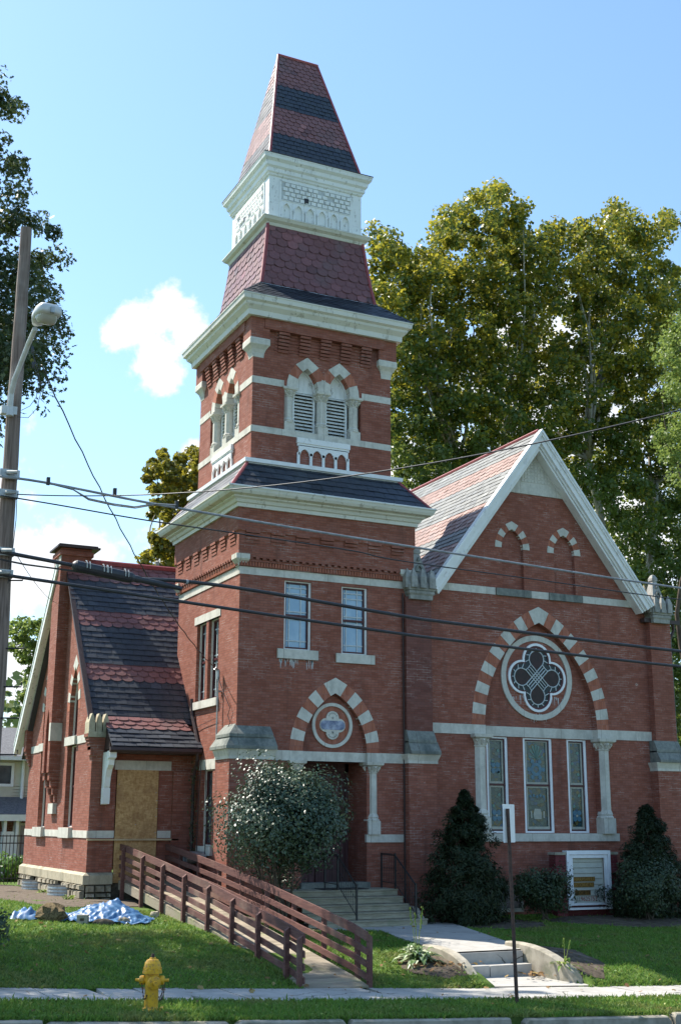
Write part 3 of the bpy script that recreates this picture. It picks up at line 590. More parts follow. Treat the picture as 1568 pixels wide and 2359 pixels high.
# frieze: stepped brick dentils and the projecting top
for k, (z0, z1, pj) in enumerate(((10.36, 10.5, .03), (10.5, 10.56, .07), (10.62, 10.7, .10))):
    tower_brick.mould(TX, TY, [(TW+pj, z0), (TW+pj, z1)]); tower_brick.mould(TX, TY, [(TW-.1, z1), (TW+pj, z1)]); tower_brick.mould(TX, TY, [(TW+pj, z0), (TW-.1, z0)])
tower_brick.mould(TX, TY, [(TW+.02, 10.5), (TW+.02, 10.7), (TW+.10, 10.7), (TW+.10, 11.32), (TW+.14, 11.36), (TW+.14, 12.1)])
dn1, dn2 = M(), M()
k = 0; q = .03
while q < 5.3:
    dn1.box(q, -.075, 10.38, q+.045, .05, 10.5); dn1.box(-.045, q, 10.38, .05, q+.045, 10.5); q += .085
q = .05
while q < 5.3:
    dn2.box(q, -.125, 10.56, q+.1, .05, 10.63); dn2.box(-.095, q, 10.56, .05, q+.1, 10.63); q += .2
for i in range(7):                                  # corbel groups under the top of the frieze
    q = .12+i*.76
    for j in range(4):
        tower_brick.box(q, -.135-.016*j, 11.0+.1*j, q+.42, -.08, 11.07+.1*j); tower_brick.box(-.085-.016*j, q, 11.0+.1*j, -.05, q+.42, 11.07+.1*j)
tower_brick.build('tower_wall', 'brick', church)
dn1.build('brick_dentil_course', 'arch_brick', church); dn2.build('brick_dentil_course', 'brick', church)
# stone bands, sills, caps
def band(x0, x1, y, z0, z1, pr=.02): m_ = M(); m_.box(x0, y-pr, z0, x1, y+.05, z1); return m_.build('stone_band', 'stone', church)
bb = M(); bb.box(.01, -.02, 10.145, 5.2, .04, 10.355); bb.build('stone_band', 'stone', church)
bb = M(); bb.box(.01, .045, 10.145, .045, 5.2, 10.355); bb.build('stone_band', 'stone', church)
bb = M(); bb.box(1.02, -.018, 5.12, DC-DA-DT, .04, 5.39); bb.build('stone_band', 'stone', church)
bb = M(); bb.box(DC+DA+DT, -.018, 5.12, 5.12, .04, 5.39); bb.build('stone_band', 'stone', church)
bb = M(); bb.box(DC-DA-DT, -.03, 5.13, DC-DA+.004, .12, 5.386); bb.build('stone_band', 'stone', church)
bb = M(); bb.box(DC+DA-.004, -.03, 5.13, DC+DA+DT, .12, 5.386); bb.build('stone_band', 'stone', church)
bb = M(); bb.box(DC-DA, .06, 5.13, DC+DA, .5, 5.385); bb.build('door_lintel', 'stone', church)
bb = M(); bb.box(DC+DA-.02, -.03, 2.97, 5.12, .08, 3.18); bb.build('stone_band', 'stone', church)
bb = M(); bb.box(1.02, -.03, 2.97, DC-DA+.02, .08, 3.18); bb.build('stone_band', 'stone', church)
def weathering(x0, x1, y0, y1, z0, left=True):      # sloping stone cap on a buttress
    m_ = M(); e = .1
    m_.box(x0-.03, y0-.03, z0, x1+.03, y1, z0+.08); m_.rings([[(x0-.03, y0-.03, z0+.08), (x1+.03, y0-.03, z0+.08), (x1+.03, y1, z0+.08), (x0-.03, y1, z0+.08)], [(x0-e, y0-e, z0+.26), (x1+e, y0-e, z0+.26), (x1+e, y1, z0+.26), (x0-e, y1, z0+.26)]], True)
    s1 = M()
    def slope(z, h, o, i):
        xl = x0-o if left else x0
        e_ = max(o, 0)*.5; yb = y1+(e_ if left else 0); s1.rings([[(xl, y0-o, z), (x1+e_, y0-o, z), (x1+e_, yb, z), (xl, yb, z)], [(xl, y0-o, z+.08), (x1+e_, y0-o, z+.08), (x1+e_, yb, z+.08), (xl, yb, z+.08)],
                  [((x0-i if left else x0), y0-i, z+h), (x1+e_-.02, y0-i, z+h), (x1+e_-.02, yb-.02, z+h), ((x0-i if left else x0), yb-.02, z+h)]], True, True)
    slope(z0+.26, .36, .15, -.05 if left else -.03); slope(z0+.58, .36, .015, -.245 if left else -.12)
    o = m_.build('buttress_cap', 'stone', church); s1.build('weathering', 'stone_mossy', o)
weathering(-.22, 1.02, -.2, .85, 5.12); weathering(5.12, 6.02, -.28, .25, 5.12, False)
for (x, y) in ((-.06, -.06), (-.06, 4.98), (5.06, -.06)):   # corner corbel stones
    m_ = M(); m_.rings([[(x-e, y-e, z), (x+.3+e*.4, y-e, z), (x+.3+e*.4, y+.3+e*.4, z), (x-e, y+.3+e*.4, z)] for e, z in ((-.04, 10.36), (-.02, 10.44), (.05, 10.54), (.07, 10.56), (.07, 10.7), (0, 10.71))], True, True); m_.build('corner_corbel', 'stone', church)
# door arch with striped voussoirs, columns, door, plaque
ms, mb = M(), M(); voussoirs(F0, DC, DA, DS, DH, DT, 7, 0, .2, ms, mb, .17); ms.build('arch', ['stone', 'arch_brick'], church)
def column(cx, y, z0, z1, w, name='column', par=church, ax='y', mat='stone', ped=.5):
    """square shafted colonnette with pedestal, base and foliate capital; ax: the wall it stands in faces -y or -x"""
    P = lambda a, d, z: (a, y+d, z) if ax == 'y' else (y+d, a, z)
    m_ = M()
    def sq(prof): m_.rings([[P(cx-h, -h, z), P(cx+h, -h, z), P(cx+h, h, z), P(cx-h, h, z)] for h, z in prof], True, True)
    def oc(prof): m_.rings([[P(cx+r_*math.cos(math.pi/8+k*math.pi/4), r_*math.sin(math.pi/8+k*math.pi/4), z) for k in range(8)] for r_, z in prof], True, True)
    H = z1-z0; c = w*1.15
    oc([(w*.54, z0+H*.0+ped), (w*.54, z1-c*.8)]); s_ = m_.build(name, mat, par)
    m_ = M(); sq([(w*.62, z0), (w*.62, z0+ped*.72), (w*.56, z0+ped*.74)]); oc([(w*.74, z0+ped*.72), (w*.74, z0+ped*.8), (w*.62, z0+ped*.86), (w*.68, z0+ped*.92), (w*.6, z0+ped*1.05), (w*.54, z0+ped*1.12)]); m_.build('pedestal', mat, s_)
    m_ = M(); oc([(w*.56, z1-c*.86), (w*.62, z1-c*.84), (w*.62, z1-c*.78), (w*.55, z1-c*.76), (w*.58, z1-c*.6), (w*.78, z1-c*.25)]); sq([(w*.6, z1-c*.35), (w*.86, z1-c*.22), (w*.88, z1-.0), (w*.5, z1)])
    for k in range(8):                              # leaf crockets
        a = k*math.pi/4; m_.tube([P(cx+w*.55*math.cos(a), w*.55*math.sin(a), z1-c*.7), P(cx+w*.72*math.cos(a), w*.72*math.sin(a), z1-c*.45), P(cx+w*.86*math.cos(a), w*.86*math.sin(a), z1-c*.38)], [w*.12, w*.15, w*.09], 5)
    m_.build('capital', mat, s_); return s_
column(DC-DA-.2, .1, 3.18, 5.13, .3); column(DC+DA+.2, .1, 3.18, 5.13, .3)
m_ = M()
for i in range(8): x = DC-DA+.04+i*.24; m_.box(x+.008, 1.22, 1.8, x+.232, 1.26, 5.13)
for x in (DC-DA, DC-.03, DC+DA-.1): m_.box(x, 1.17, 1.8, x+.1, 1.22, 5.13)
m_.box(DC-DA, 1.17, 4.9, DC+DA, 1.22, 5.13); m_.box(DC-DA, 1.26, 1.8, DC+DA, 1.29, 5.13)
dr = m_.build('door', 'door_wood', church); m_ = M(); m_.tube([(DC-.05, 1.13, 2.85), (DC-.05, 1.09, 2.9), (DC-.05, 1.09, 3.0), (DC-.05, 1.13, 3.05)], .012, 6); m_.build('handle', 'iron_black', dr)
m_ = M(); m_.box(DC-DA, .0, 1.78, DC+DA, 1.2, 1.86); m_.box(DC-DA-.05, -.12, 1.75, DC+DA+.05, .3, 1.93); m_.build('threshold', 'stone_mossy', church)
def quatre(cx, cz, d, r, n=14):                     # outline of a quatrefoil: four lobes of radius r at distance d
    P = []
    for q in range(4):
        a = math.pi/2*q
        # half opening: where neighbouring lobes meet on the diagonal
        tx = d*math.cos(math.pi/4); off = math.sqrt(max(r*r-(d*math.sin(math.pi/4))**2, 0)); px, pz = (tx+off)*math.cos(math.pi/4), (tx+off)*math.sin(math.pi/4)
        ha = math.atan2(pz, px-d)
        for k in range(n+1):
            t_ = a-ha+2*ha*k/n; P.append((cx+d*math.cos(a)+r*math.cos(t_), cz+d*math.sin(a)+r*math.sin(t_)))
    return P
PCX, PCZ = 2.925, 6.12
m_ = M(); m_.ring(FT, circ(PCX, PCZ, .53), circ(PCX, PCZ, .62), -.05, .02); pl = m_.build('stone_ring', 'stone', church)
m_ = M(); m_.fpoly(FT, circ(PCX, PCZ, .525), -.012, .0); m_.build('ring_infill', 'arch_brick', pl)
m_ = M(); m_.fpoly(FT, quatre(PCX, PCZ, .2, .19), -.06, -.01); pq = m_.build('quatrefoil_plaque', 'stone', church)
m_ = M(); m_.fpoly(FT, ([(PCX+.25+.125*math.cos(math.pi*(k/10-.5)), PCZ+.125*math.sin(math.pi*(k/10-.5))) for k in range(11)]+[(PCX-.25-.125*math.cos(math.pi*(k/10-.5)), PCZ-.125*math.sin(math.pi*(k/10-.5))) for k in range(11)]), -.072, -.06); m_.build('painted_panel', 'panel_blue', pq)
m_ = M()
for sg in (1, -1):                                  # worn carved characters and a small star on each lobe
    for k in range(6):
        a_ = math.pi/2+(k-2.5)*.42; x, z = PCX+.135*math.cos(a_), PCZ+sg*(.2+.135*math.sin(a_)); m_.ring(FT, circ(x, z, .011, 8), circ(x, z, .021, 8), -.064, -.059)
    for k in range(5): a_ = math.pi/2+k*2*math.pi/5; m_.tube([(PCX, .15-.062, PCZ+sg*.2), (PCX+.05*math.cos(a_), .15-.062, PCZ+sg*(.2+.05*math.sin(a_)))], [.012, .003], 4)
m_.build('carving', 'stone_mossy', pq)
# ---- windows
def sash_window(fr, a0, a1, b0, b1, frame='white_paint', glass='glass_blue', trim='maroon_paint', d=.12, par=church, name='window', muntin=None, fw_=.06, sill=None, sm='stone', mid=True, shape=None):
    m_ = M(); out = shape(0) if shape else rect(a0, a1, b0, b1); inn = shape(fw_) if shape else rect(a0+fw_, a1-fw_, b0+fw_*.6, b1-fw_*.5)
    m_.ring(fr, inn, out, d-.06, d+.06); o = m_.build(name, frame, par)
    i2 = shape(fw_+.045) if shape else rect(a0+fw_+.04, a1-fw_-.04, b0+fw_*.6+.05, b1-fw_*.5-.04)
    m_ = M(); m_.ring(fr, i2, inn, d-.02, d+.05)
    if mid:
        zm = (b0+b1)/2; m_.fbox(fr, a0+fw_, a1-fw_, zm-.03, zm+.03, d-.03, d+.05)
    m_.build('sash', trim, o)
    m_ = M(); m_.fpoly(fr, i2, d+.03, d+.04); m_.build('glass', glass, o)
    if muntin:
        m_ = M(); A0, A1, B0, B1 = a0+fw_+.04, a1-fw_-.04, b0+fw_*.6+.05, b1-fw_*.5-.04
        for x in muntin[0]: xx = A0+(A1-A0)*x; m_.fbox(fr, xx-.017, xx+.017, B0, B1, d+.008, d+.03)
        for z in muntin[1]: zz = B0+(B1-B0)*z; m_.fbox(fr, A0, A1, zz-.017, zz+.017, d+.006, d+.03)
        m_.build('leading', 'lead_pale', o)
    if sill:
        m_ = M(); m_.fbox(fr, *sill, -.07, d-.06); m_.build('sill', sm, o)
    return o
FUL = ((.16, .72), (.07, .2, .46, .57, .8, .93))
sash_window(F0, *WIN1, muntin=((.16, .72), (.1, .44, .56, .85, .94)), sill=(WIN1[0]-.2, WIN1[1]+.2, 7.88, 8.14)); sash_window(F0, *WIN2, muntin=((.16, .72), (.1, .44, .56, .85, .94)), sill=(WIN2[0]-.18, WIN2[1]+.2, 7.86, 8.12))
for W_ in (LW1, LW2): sash_window(L0, *W_, glass='glass_dark', frame='cream_paint', muntin=((.2, .75), (.1, .45, .55, .9)), d=.16)
m_ = M(); m_.box(-.05, 1.42, 6.66, .25, 3.6, 6.88); m_.build('sill', 'stone', church); m_ = M(); m_.box(.008, 1.42, 9.19, .22, 3.62, 9.42); m_.build('stone_lintel', 'stone', church)
sash_window(L0, *LW3, glass='glass_dark', frame='cream_paint', d=.16, sill=(1.6, 2.75, 2.6, 2.85)); m_ = M(); m_.box(.008, 1.5, 4.92, .22, 2.8, 5.2); m_.build('stone_lintel', 'stone', church)
m_ = M(); rs = random.Random(4)                    # pale streaks below the sill of the first window
for k in range(26): x = WIN1[0]-.15+rs.random()*1.1; h = rs.uniform(.05, .32)*(1.2 if rs.random() < .3 else .8); m_.add([(x, -.0025, 7.87), (x+rs.uniform(.015, .05), -.0025, 7.87), (x+.02, -.0025, 7.87-h), (x+.01, -.0025, 7.87-h)], [(0, 1, 2, 3)])
m_.build('lime_streaks', 'lead_pale', church)
# ---- cornice of the lower tower, skirt roof, ledge
m_ = M(); m_.mould(TX, TY, [(TW+.14, 12.0), (TW+.20, 12.0), (TW+.21, 12.1), (TW+.26, 12.12), (TW+.3, 12.2), (TW+.37, 12.24), (TW+.37, 12.28), (TW+.52, 12.31), (TW+.57, 12.38), (TW+.6, 12.46), (TW+.62, 12.46), (TW+.62, 12.5), (TW+.3, 12.56)]); m_.build('cornice', 'cream_paint', church)
BW = 2.27                                           # belfry half width
def pyr_faces(h0, z0, h1, z1):                      # four sloping faces between two squares: (corner, U, V, polygon)
    out = []
    for k in range(4):
        c, s_ = math.cos(k*math.pi/2), math.sin(k*math.pi/2)
        rotp = lambda x, y: (TX+x*c-y*s_, TY+x*s_+y*c)
        o = rotp(-h0, -h0); uu = (c, s_, 0); p1 = rotp(-h1, -h1); V_ = Vector((-(h0-h1)*s_*-1*0, 0, 0))
        mid0 = rotp(0, -h0); mid1 = rotp(0, -h1); V_ = Vector((mid1[0]-mid0[0], mid1[1]-mid0[1], z1-z0)); L_ = V_.length
        out.append(((o[0], o[1], z0), uu, V_, [(0, 0), (2*h0, 0), (h0+h1, L_), (h0-h1, L_)], L_))
    return out
def hips(h0, z0, h1, z1, mat='red_metal', r_=.05, pts=None, name='hip_flashing'):
    for sx, sy in ((-1, -1), (1, -1), (1, 1), (-1, 1)):
        m_ = M(); pp = [(TX+sx*h, TY+sy*h, z) for h, z in (pts or ((h0, z0), (h1, z1)))]; m_.tube(pp, r_ if (sx, sy) in ((-1, -1), (1, -1)) else .02, 6); m_.build(name, mat, church)
m_ = M()
for k, (O_, U_, V_, P_, L_) in enumerate(pyr_faces(TW+.5, 12.5, BW+.16, 13.42)): slates(m_, O_, U_, V_, P_, [(9, 0 if k else 0, False)], .34, .26, .022, k)
m_.build('skirt_roof', ['slate_dark'], church); hips(TW+.5, 12.5, BW+.16, 13.42, r_=.055)
m_ = M(); m_.mould(TX, TY, [(TW+.6, 12.5), (TW+.6, 12.515), (TW+.42, 12.55), (TW+.42, 12.6)]); m_.build('gutter_flashing', 'flash_metal', church)
m_ = M(); m_.mould(TX, TY, [(BW+.1, 13.36), (BW+.17, 13.36), (BW+.2, 13.42), (BW+.26, 13.44), (BW+.27, 13.55), (BW, 13.62)]); m_.build('ledge_flashing', 'white_clean', church)
# ---- belfry with paired louvred lancets on two faces
BF, BL = FY(TY-BW), FX(TX-BW)
def belfry_side(fr, c, ax, off):
    b = M(); ops = []; ow, zs_, hh_, zb = .36, 15.95, .68, 14.62
    for s_ in (-1, 1): cc = c+s_*.53; ops.append([(cc+ow, zb)]+pointed(cc, ow, zs_, hh_)+[(cc-ow, zb)])
    # square the lower part: columns stand in one wide opening
    wide = [(c+1.28, zb), (c+1.28, zs_)]
    b.panel(fr, rect(c-BW, c+BW, 13.5, 18.0), [[(c+.53+ow+.37, zb), (c+.53+ow+.37, zs_-.0)]+pointed(c+.53, ow, zs_, hh_)[:-1]+[(c+.17, zs_)]+[(c-.17, zs_)]+pointed(c-.53, ow, zs_, hh_)[1:]+[(c-.53-ow-.37, zs_), (c-.53-ow-.37, zb)]], 0, .34)
    ms_, mb_ = M(), M()
    for s_ in (-1, 1): voussoirs(fr, c+s_*.53, ow, zs_, hh_, .3 if True else 0, 2, 0 if s_ < 0 else -.001, .34, ms_, mb_, .2, False)
    bt = M()
    bt.fbox(fr, c-BW+.0, c-1.28, 15.92, 16.13, -.015, .03); bt.build('stone_band', 'stone', church); bt = M(); bt.fbox(fr, c+1.28, c+BW, 15.92, 16.13, -.015, .03); bt.build('stone_band', 'stone', church)
    bt = M(); bt.fbox(fr, c-BW, c+BW, 14.43, 14.62, -.02, .3); bt.build('stone_band', 'stone', church)
    ms_.build('arch', ['stone', 'arch_brick'], church)
    for s_ in (-1.075, 0, 1.075): column(c+s_, off+.17, 14.62, 15.95, .27, 'column', church, ax, 'stone', .36)
    for s_ in (-1, 1):
        cc = c+s_*.53; l_ = M(); l_.ring(fr, [(cc+ow-.05, zb+.05)]+pointed(cc, ow-.05, zs_, hh_-.07)+[(cc-ow+.05, zb+.05)], [(cc+ow, zb)]+pointed(cc, ow, zs_, hh_)+[(cc-ow, zb)], .22, .34); lo = l_.build('louvre', 'white_peeling', church)
        l_ = M()
        for k in range(12): z = zb+.06+k*.107; l_.add([fr(cc-ow+.04, z, .24), fr(cc+ow-.04, z, .24), fr(cc+ow-.04, z+.085, .34), fr(cc-ow+.04, z+.085, .34), fr(cc-ow+.04, z+.015, .23), fr(cc+ow-.04, z+.015, .23), fr(cc+ow-.04, z+.10, .34), fr(cc-ow+.04, z+.10, .34)], [(0, 1, 2, 3), (4, 5, 6, 7), (0, 1, 5, 4)])
        l_.build('louvre_slats', 'white_peeling', lo)
        l_ = M(); l_.fpoly(fr, [(cc+ow, zs_-.02)]+pointed(cc, ow, zs_-.02, hh_)+[(cc-ow, zs_-.02)], .27, .3)
        for k in range(5): l_.fbox(fr, cc-ow+.08+k*.14, cc-ow+.095+k*.14, zs_, zs_+.4, .255, .28)
        l_.build('louvre_head', 'white_peeling', lo)
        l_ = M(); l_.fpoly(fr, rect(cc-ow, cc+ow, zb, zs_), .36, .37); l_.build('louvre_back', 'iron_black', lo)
    # balustrade of little pierced arches
    p = M(); p.fbox(fr, c-.86, c+.86, 14.26, 14.42, -.09, .0); p.fbox(fr, c-.84, c+.84, 14.18, 14.26, -.06, .0)
    for k in range(5): x = c-.8+k*.4; p.fbox(fr, x-.04, x+.04, 13.6, 13.98, -.06, -.01)
    for k in range(4):
        x0, x1, xm = c-.8+k*.4, c-.4+k*.4, c-.6+k*.4
        p.fpoly(fr, [(x0+.0, 13.9), (x0+.05, 13.9), (x0+.08, 14.0), (xm-.05, 14.07), (xm, 14.09), (xm, 14.2), (x0, 14.2)], -.06, -.01, True); p.fpoly(fr, [(x1, 13.9), (x1-.05, 13.9), (x1-.08, 14.0), (xm+.05, 14.07), (xm, 14.09), (xm, 14.2), (x1, 14.2)][::-1], -.06, -.01, True)
    p.build('balustrade', 'white_paint', church)
    # corbelled brick groups and corner piers
    for k in range(5):
        x = c-1.5+k*.68
        for j in range(6): b.fbox(fr, x-.0, x+.34, 16.98+j*.105, 17.055+j*.105, -.04-.022*j, .02)
    b.fbox(fr, c-BW+.3, c+BW-.3, 17.6, 18.0, -.17, .02)
    for j in range(7): b.fbox(fr, c-1.6, c+1.6, 17.02+j*.1, 17.075+j*.1, -.018, .02)
    return b
bw1 = belfry_side(BF, TX, 'y', TY-BW); bw2 = belfry_side(BL, TY, 'x', TX-BW)
for q in (bw1, bw2): pass
bw1.box(TX-BW+.02, TY+BW-.3, 13.5, TX+BW, TY+BW, 18.0); bw1.box(TX+BW-.3, TY-BW+.02, 13.5, TX+BW, TY+BW-.02, 18.0)
for sx in (-1, 1):
    for sy in (-1, 1):
        x, y = TX+sx*(BW-.16), TY+sy*(BW-.16)
        for j in range(4): bw1.box(x-.3, y-.3, 17.28+.18*j, x+.3, y+.3, 17.46+.18*j)
bw1.v += []; o_ = bw1.build('belfry_wall', 'brick', church); bw2.build('belfry_wall', 'brick', church)
for sx, sy in ((-1, -1), (1, -1), (-1, 1)):
    x, y = TX+sx*(BW-.16), TY+sy*(BW-.16); m_ = M()
    m_.rings([[(x-h, y-h, z), (x+h, y-h, z), (x+h, y+h, z), (x-h, y+h, z)] for h, z in ((.17, 16.72), (.185, 16.86), (.22, 16.96), (.28, 17.04), (.315, 17.08), (.315, 17.24), (.3, 17.28))], True, True); m_.build('corner_corbel', 'stone', church)
m_ = M(); m_.mould(TX, TY, [(BW+.1, 17.92), (BW+.27, 17.92), (BW+.28, 18.08), (BW+.33, 18.13), (BW+.4, 18.2), (BW+.42, 18.27), (BW+.5, 18.32), (BW+.52, 18.44), (BW+.54, 18.46), (BW+.54, 18.49), (BW+.2, 18.53)]); m_.build('cornice', 'cream_paint', church)
m_ = M()
for k, (O_, U_, V_, P_, L_) in enumerate(pyr_faces(BW+.52, 18.49, 1.92, 19.28)): slates(m_, O_, U_, V_, P_, [(9, 0, False)], .3, .17, .022, 10+k)
m_.build('skirt_roof', ['slate_dark'], church); hips(BW+.52, 18.49, 1.92, 19.28, 'slate_dark', .035)
m_ = M(); m_.mould(TX, TY, [(1.97, 19.24), (1.97, 19.26), (1.88, 19.3), (1.88, 19.36)]); m_.build('roof_flashing', 'flash_metal', church)
m_ = M(); prof = [(1.92, 19.28), (1.81, 19.95), (1.71, 20.7), (1.63, 21.45)]
for i in range(3):
    for k, (O_, U_, V_, P_, L_) in enumerate(pyr_faces(*prof[i], *prof[i+1])): slates(m_, O_, U_, V_, P_, [(9, 0, True)], .36, L_/3.0, .02, 20+k+4*i)
m_.build('mansard_roof', ['slate_maroon'], church); hips(0, 0, 0, 0, 'red_metal', .06, prof)
m_ = M(); m_.mould(TX, TY, [(1.6, 21.36), (1.66, 21.38), (1.7, 21.46), (1.79, 21.52), (1.84, 21.6), (1.85, 21.6), (1.85, 21.63), (1.58, 21.72)]); m_.build('cornice', 'cream_paint', church)
# white panelled stage
XH = 1.6
m_ = M(); m_.mould(TX, TY, [(XH, 21.6), (XH, 23.3)]); bx = m_.build('white_stage', 'white_peeling', church)
for fr, c in ((FY(TY-XH), TX), (FX(TX-XH), TY)):
    g = M(); w0 = 1.22
    for x in (-w0-.03, w0-.03): g.fbox(fr, c+x, c+x+.06, 21.72, 23.02, -.03, .01)
    g.fbox(fr, c-w0, c+w0, 22.98, 23.04, -.03, .01)
    for j in range(4):                              # staggered raised squares in four rows
        for k in range(12):
            x = c-w0+.10+k*.195+(.05 if j % 2 else -.02)
            if random.random() > .05: g.fbox(fr, x, x+.145, 22.375+j*.152, 22.49+j*.152, -.05, .01)
    g.fbox(fr, c-w0+.03, c+w0-.03, 22.33, 22.352, -.045, .01)
    for k in range(6):
        x = c-w0+.2+k*.407; arc = pointed(x, .13, 22.0, .24); g.ring(fr, [(x+.13, 21.74)]+arc+[(x-.13, 21.74)], [(x+.17, 21.74)]+pointed(x, .13, 22.0, .24, .04)+[(x-.17, 21.74)], -.065, .01)
        for s_ in (-1, 1): g.fpoly(fr, [(x+s_*.2, 22.02), (x+s_*.2, 22.34), (x, 22.34), (x, 22.3)][::s_], -.028, .01)
    g.build('fretwork_panel', 'white_peeling', bx); g = M(); g.fbox(fr, c-w0+.02, c+w0-.02, 22.34, 22.99, -.004, .01); g.build('panel_ground', 'white_recess_shade', bx)
    g = M(); g.fbox(fr, c-.42 if c == TX else c+.3, c-.27 if c == TX else c+.42, 22.40, 22.56, -.056, .0); g.build('broken_hole', 'iron_black', bx)
    g = M()
    for k in range(46): x = c-XH+.05+k*.07; g.fbox(fr, x, x+.035, 23.14, 23.18, -.05, .0)
    g.build('dentils', 'white_peeling', bx)
m_ = M(); m_.mould(TX, TY, [(XH-.02, 23.1), (XH+.03, 23.12), (XH+.05, 23.18), (XH+.09, 23.22), (XH+.1, 23.34), (XH+.16, 23.4), (XH+.18, 23.52), (XH+.26, 23.6), (XH+.28, 23.7), (XH+.29, 23.7), (XH+.29, 23.75), (XH-.05, 23.82)]); m_.build('cornice', 'white_peeling', church)
m_ = M(); m_.mould(TX, TY, [(XH+.3, 23.735), (XH+.3, 23.76), (XH-.08, 23.85)]); m_.build('gutter_flashing', 'gutter_brown', church)
# spire: steep hipped roof with a short ridge
m_ = M(); H0, Z0_, RX, RZ = 1.60, 23.78, .72, 28.62
b_ = [(1.25, 0, False), (2.15, 1, True), (3.45, 0, False), (9, 1, True)]
Ls = math.hypot(H0, RZ-Z0_); Lx = math.hypot(H0-RX, RZ-Z0_)
for sg in (-1, 1):
    slates(m_, (TX+sg*H0, TY+sg*H0, Z0_), (-sg, 0, 0), (0, -sg*H0, RZ-Z0_), [(0, 0), (2*H0, 0), (H0+RX, Ls), (H0-RX, Ls)], [(1.2, 0, False), (2.33, 1, True), (3.56, 0, False), (9, 1, True)], .23, .185, .02, 41+sg)
    slates(m_, (TX+sg*H0, TY-sg*H0, Z0_), (0, sg, 0), (-sg*(H0-RX), 0, RZ-Z0_), [(0, 0), (2*H0, 0), (H0, Lx)], [(1.2*Lx/Ls, 0, False), (2.33*Lx/Ls, 1, True), (3.56*Lx/Ls, 0, False), (9, 1, True)], .23, .185, .02, 43+sg)
sp = m_.build('spire', ['slate_dark', 'slate_red'], church)
m_ = M()
for sx in (-1, 1):
    for sy in (-1, 1): m_.tube([(TX+sx*H0, TY+sy*H0, Z0_), (TX+sx*RX, TY, RZ)], [.055, .045] if sy < 0 else [.02, .02], 6)
m_.tube([(TX-RX-.02, TY, RZ), (TX+RX+.02, TY, RZ)], .06, 6); m_.build('ridge_flashing', 'red_metal', sp)
# ================================================================ nave (gable to the street)
NY = .15; FN = FY(NY); NC, NS = 9.98, 6.32
nb = M(); GA = (9.99, 15.2)                        # gable apex of the brickwork
NAh, NH, NT_ = 2.04, 3.2, .45
fl = 10.28                                         # eaves level
sl = (15.2-fl)/(9.99-6.2)
wins = [(8.1, 8.86, 3.22, 6.0), (9.4, 10.46, 3.22, 6.0), (11.0, 11.74, 3.22, 6.0)]
ni = [(9.09, .40), (11.03, .40)]; NZ0, NZS, NHH = 10.49, 11.78, .62
hole = [(NC+NAh, 3.2)]+pointed(NC, NAh, NS, NH)+[(NC-NAh, 3.2)]
nich = [[(c+a, NZ0)]+pointed(c, a, NZS, NHH)+[(c-a, NZ0)] for c, a in ni]
nb.panel(FN, [(5.2, -.3), (14.3, -.3), (14.3, fl), (13.78, fl), (9.99, 15.25), (6.2, fl), (5.2, fl)], [hole]+nich, 0, .22)
for (c, a), hl in zip(ni, nich): nb.fpoly(FN, hl, .12, .2)
nb.panel(FY(.37), rect(NC-NAh-.05, NC+NAh+.05, 3.1, 9.7), [rect(*w_) for w_ in wins], 0, .1)
nb.box(14.05, .17, -.3, 14.3, 18, fl); nb.box(5.35, 5.2, -.3, 5.6, 18, fl)
# buttresses of the right corner
nb.box(14.02, -.2, -.4, 15.0, .6, 5.12); nb.box(14.12, -.08, 5.0, 14.95, .5, 9.9)
nb.build('nave_wall', 'brick', church)
bb = M(); bb.box(5.98, NY-.02, 6.03, NC-NAh-NT_, NY+.05, 6.32); bb.build('stone_band', 'stone', church)
bb = M(); bb.box(NC+NAh+NT_, NY-.02, 6.03, 14.12, NY+.05, 6.32); bb.build('stone_band', 'stone', church)
bb = M(); bb.box(NC-NAh-NT_, NY-.03, 6.04, NC-NAh+.005, NY+.26, 6.317); bb.build('stone_band', 'stone', church)
bb = M(); bb.box(NC+NAh-.005, NY-.03, 6.04, NC+NAh+NT_, NY+.26, 6.317); bb.build('stone_band', 'stone', church)
bb = M(); bb.box(NC-NAh, .34, 6.02, NC+NAh, .45, 6.315); bb.build('stone_band', 'stone', church)
for x0, x1 in ((6.2, 8.42), (9.7, 10.4), (11.66, 13.8)): bb = M(); bb.box(x0, NY-.02, 10.27, x1, NY+.05, 10.49); bb.build('stone_band', 'stone', church)
for c, a in ni:
    bb = M(); bb.box(c-.65, NY-.07, 10.26, c+.62, NY+.1, 10.485); bb.build('niche_sill', 'stone_mossy', church)
    ms, mb = M(), M(); voussoirs(FN, c, a, NZS, NHH, .235, 4, 0, .12, ms, mb, .12, False); ms.build('arch', ['stone', 'arch_brick'], church)
ms, mb = M(), M(); voussoirs(FN, NC, NAh, NS, NH, NT_, 13, 0, .22, ms, mb, .18); ms.build('arch', ['stone', 'arch_brick'], church)
column(NC-NAh-.2, NY+.06, 3.2, 6.04, .36, ped=.62); column(NC+NAh+.2, NY+.06, 3.2, 6.04, .36, ped=.62)
bb = M(); bb.box(NC-NAh-.5, NY-.06, 2.98, NC+NAh+.62, NY+.42, 3.205); bb.build('stone_sill', 'stone', church)
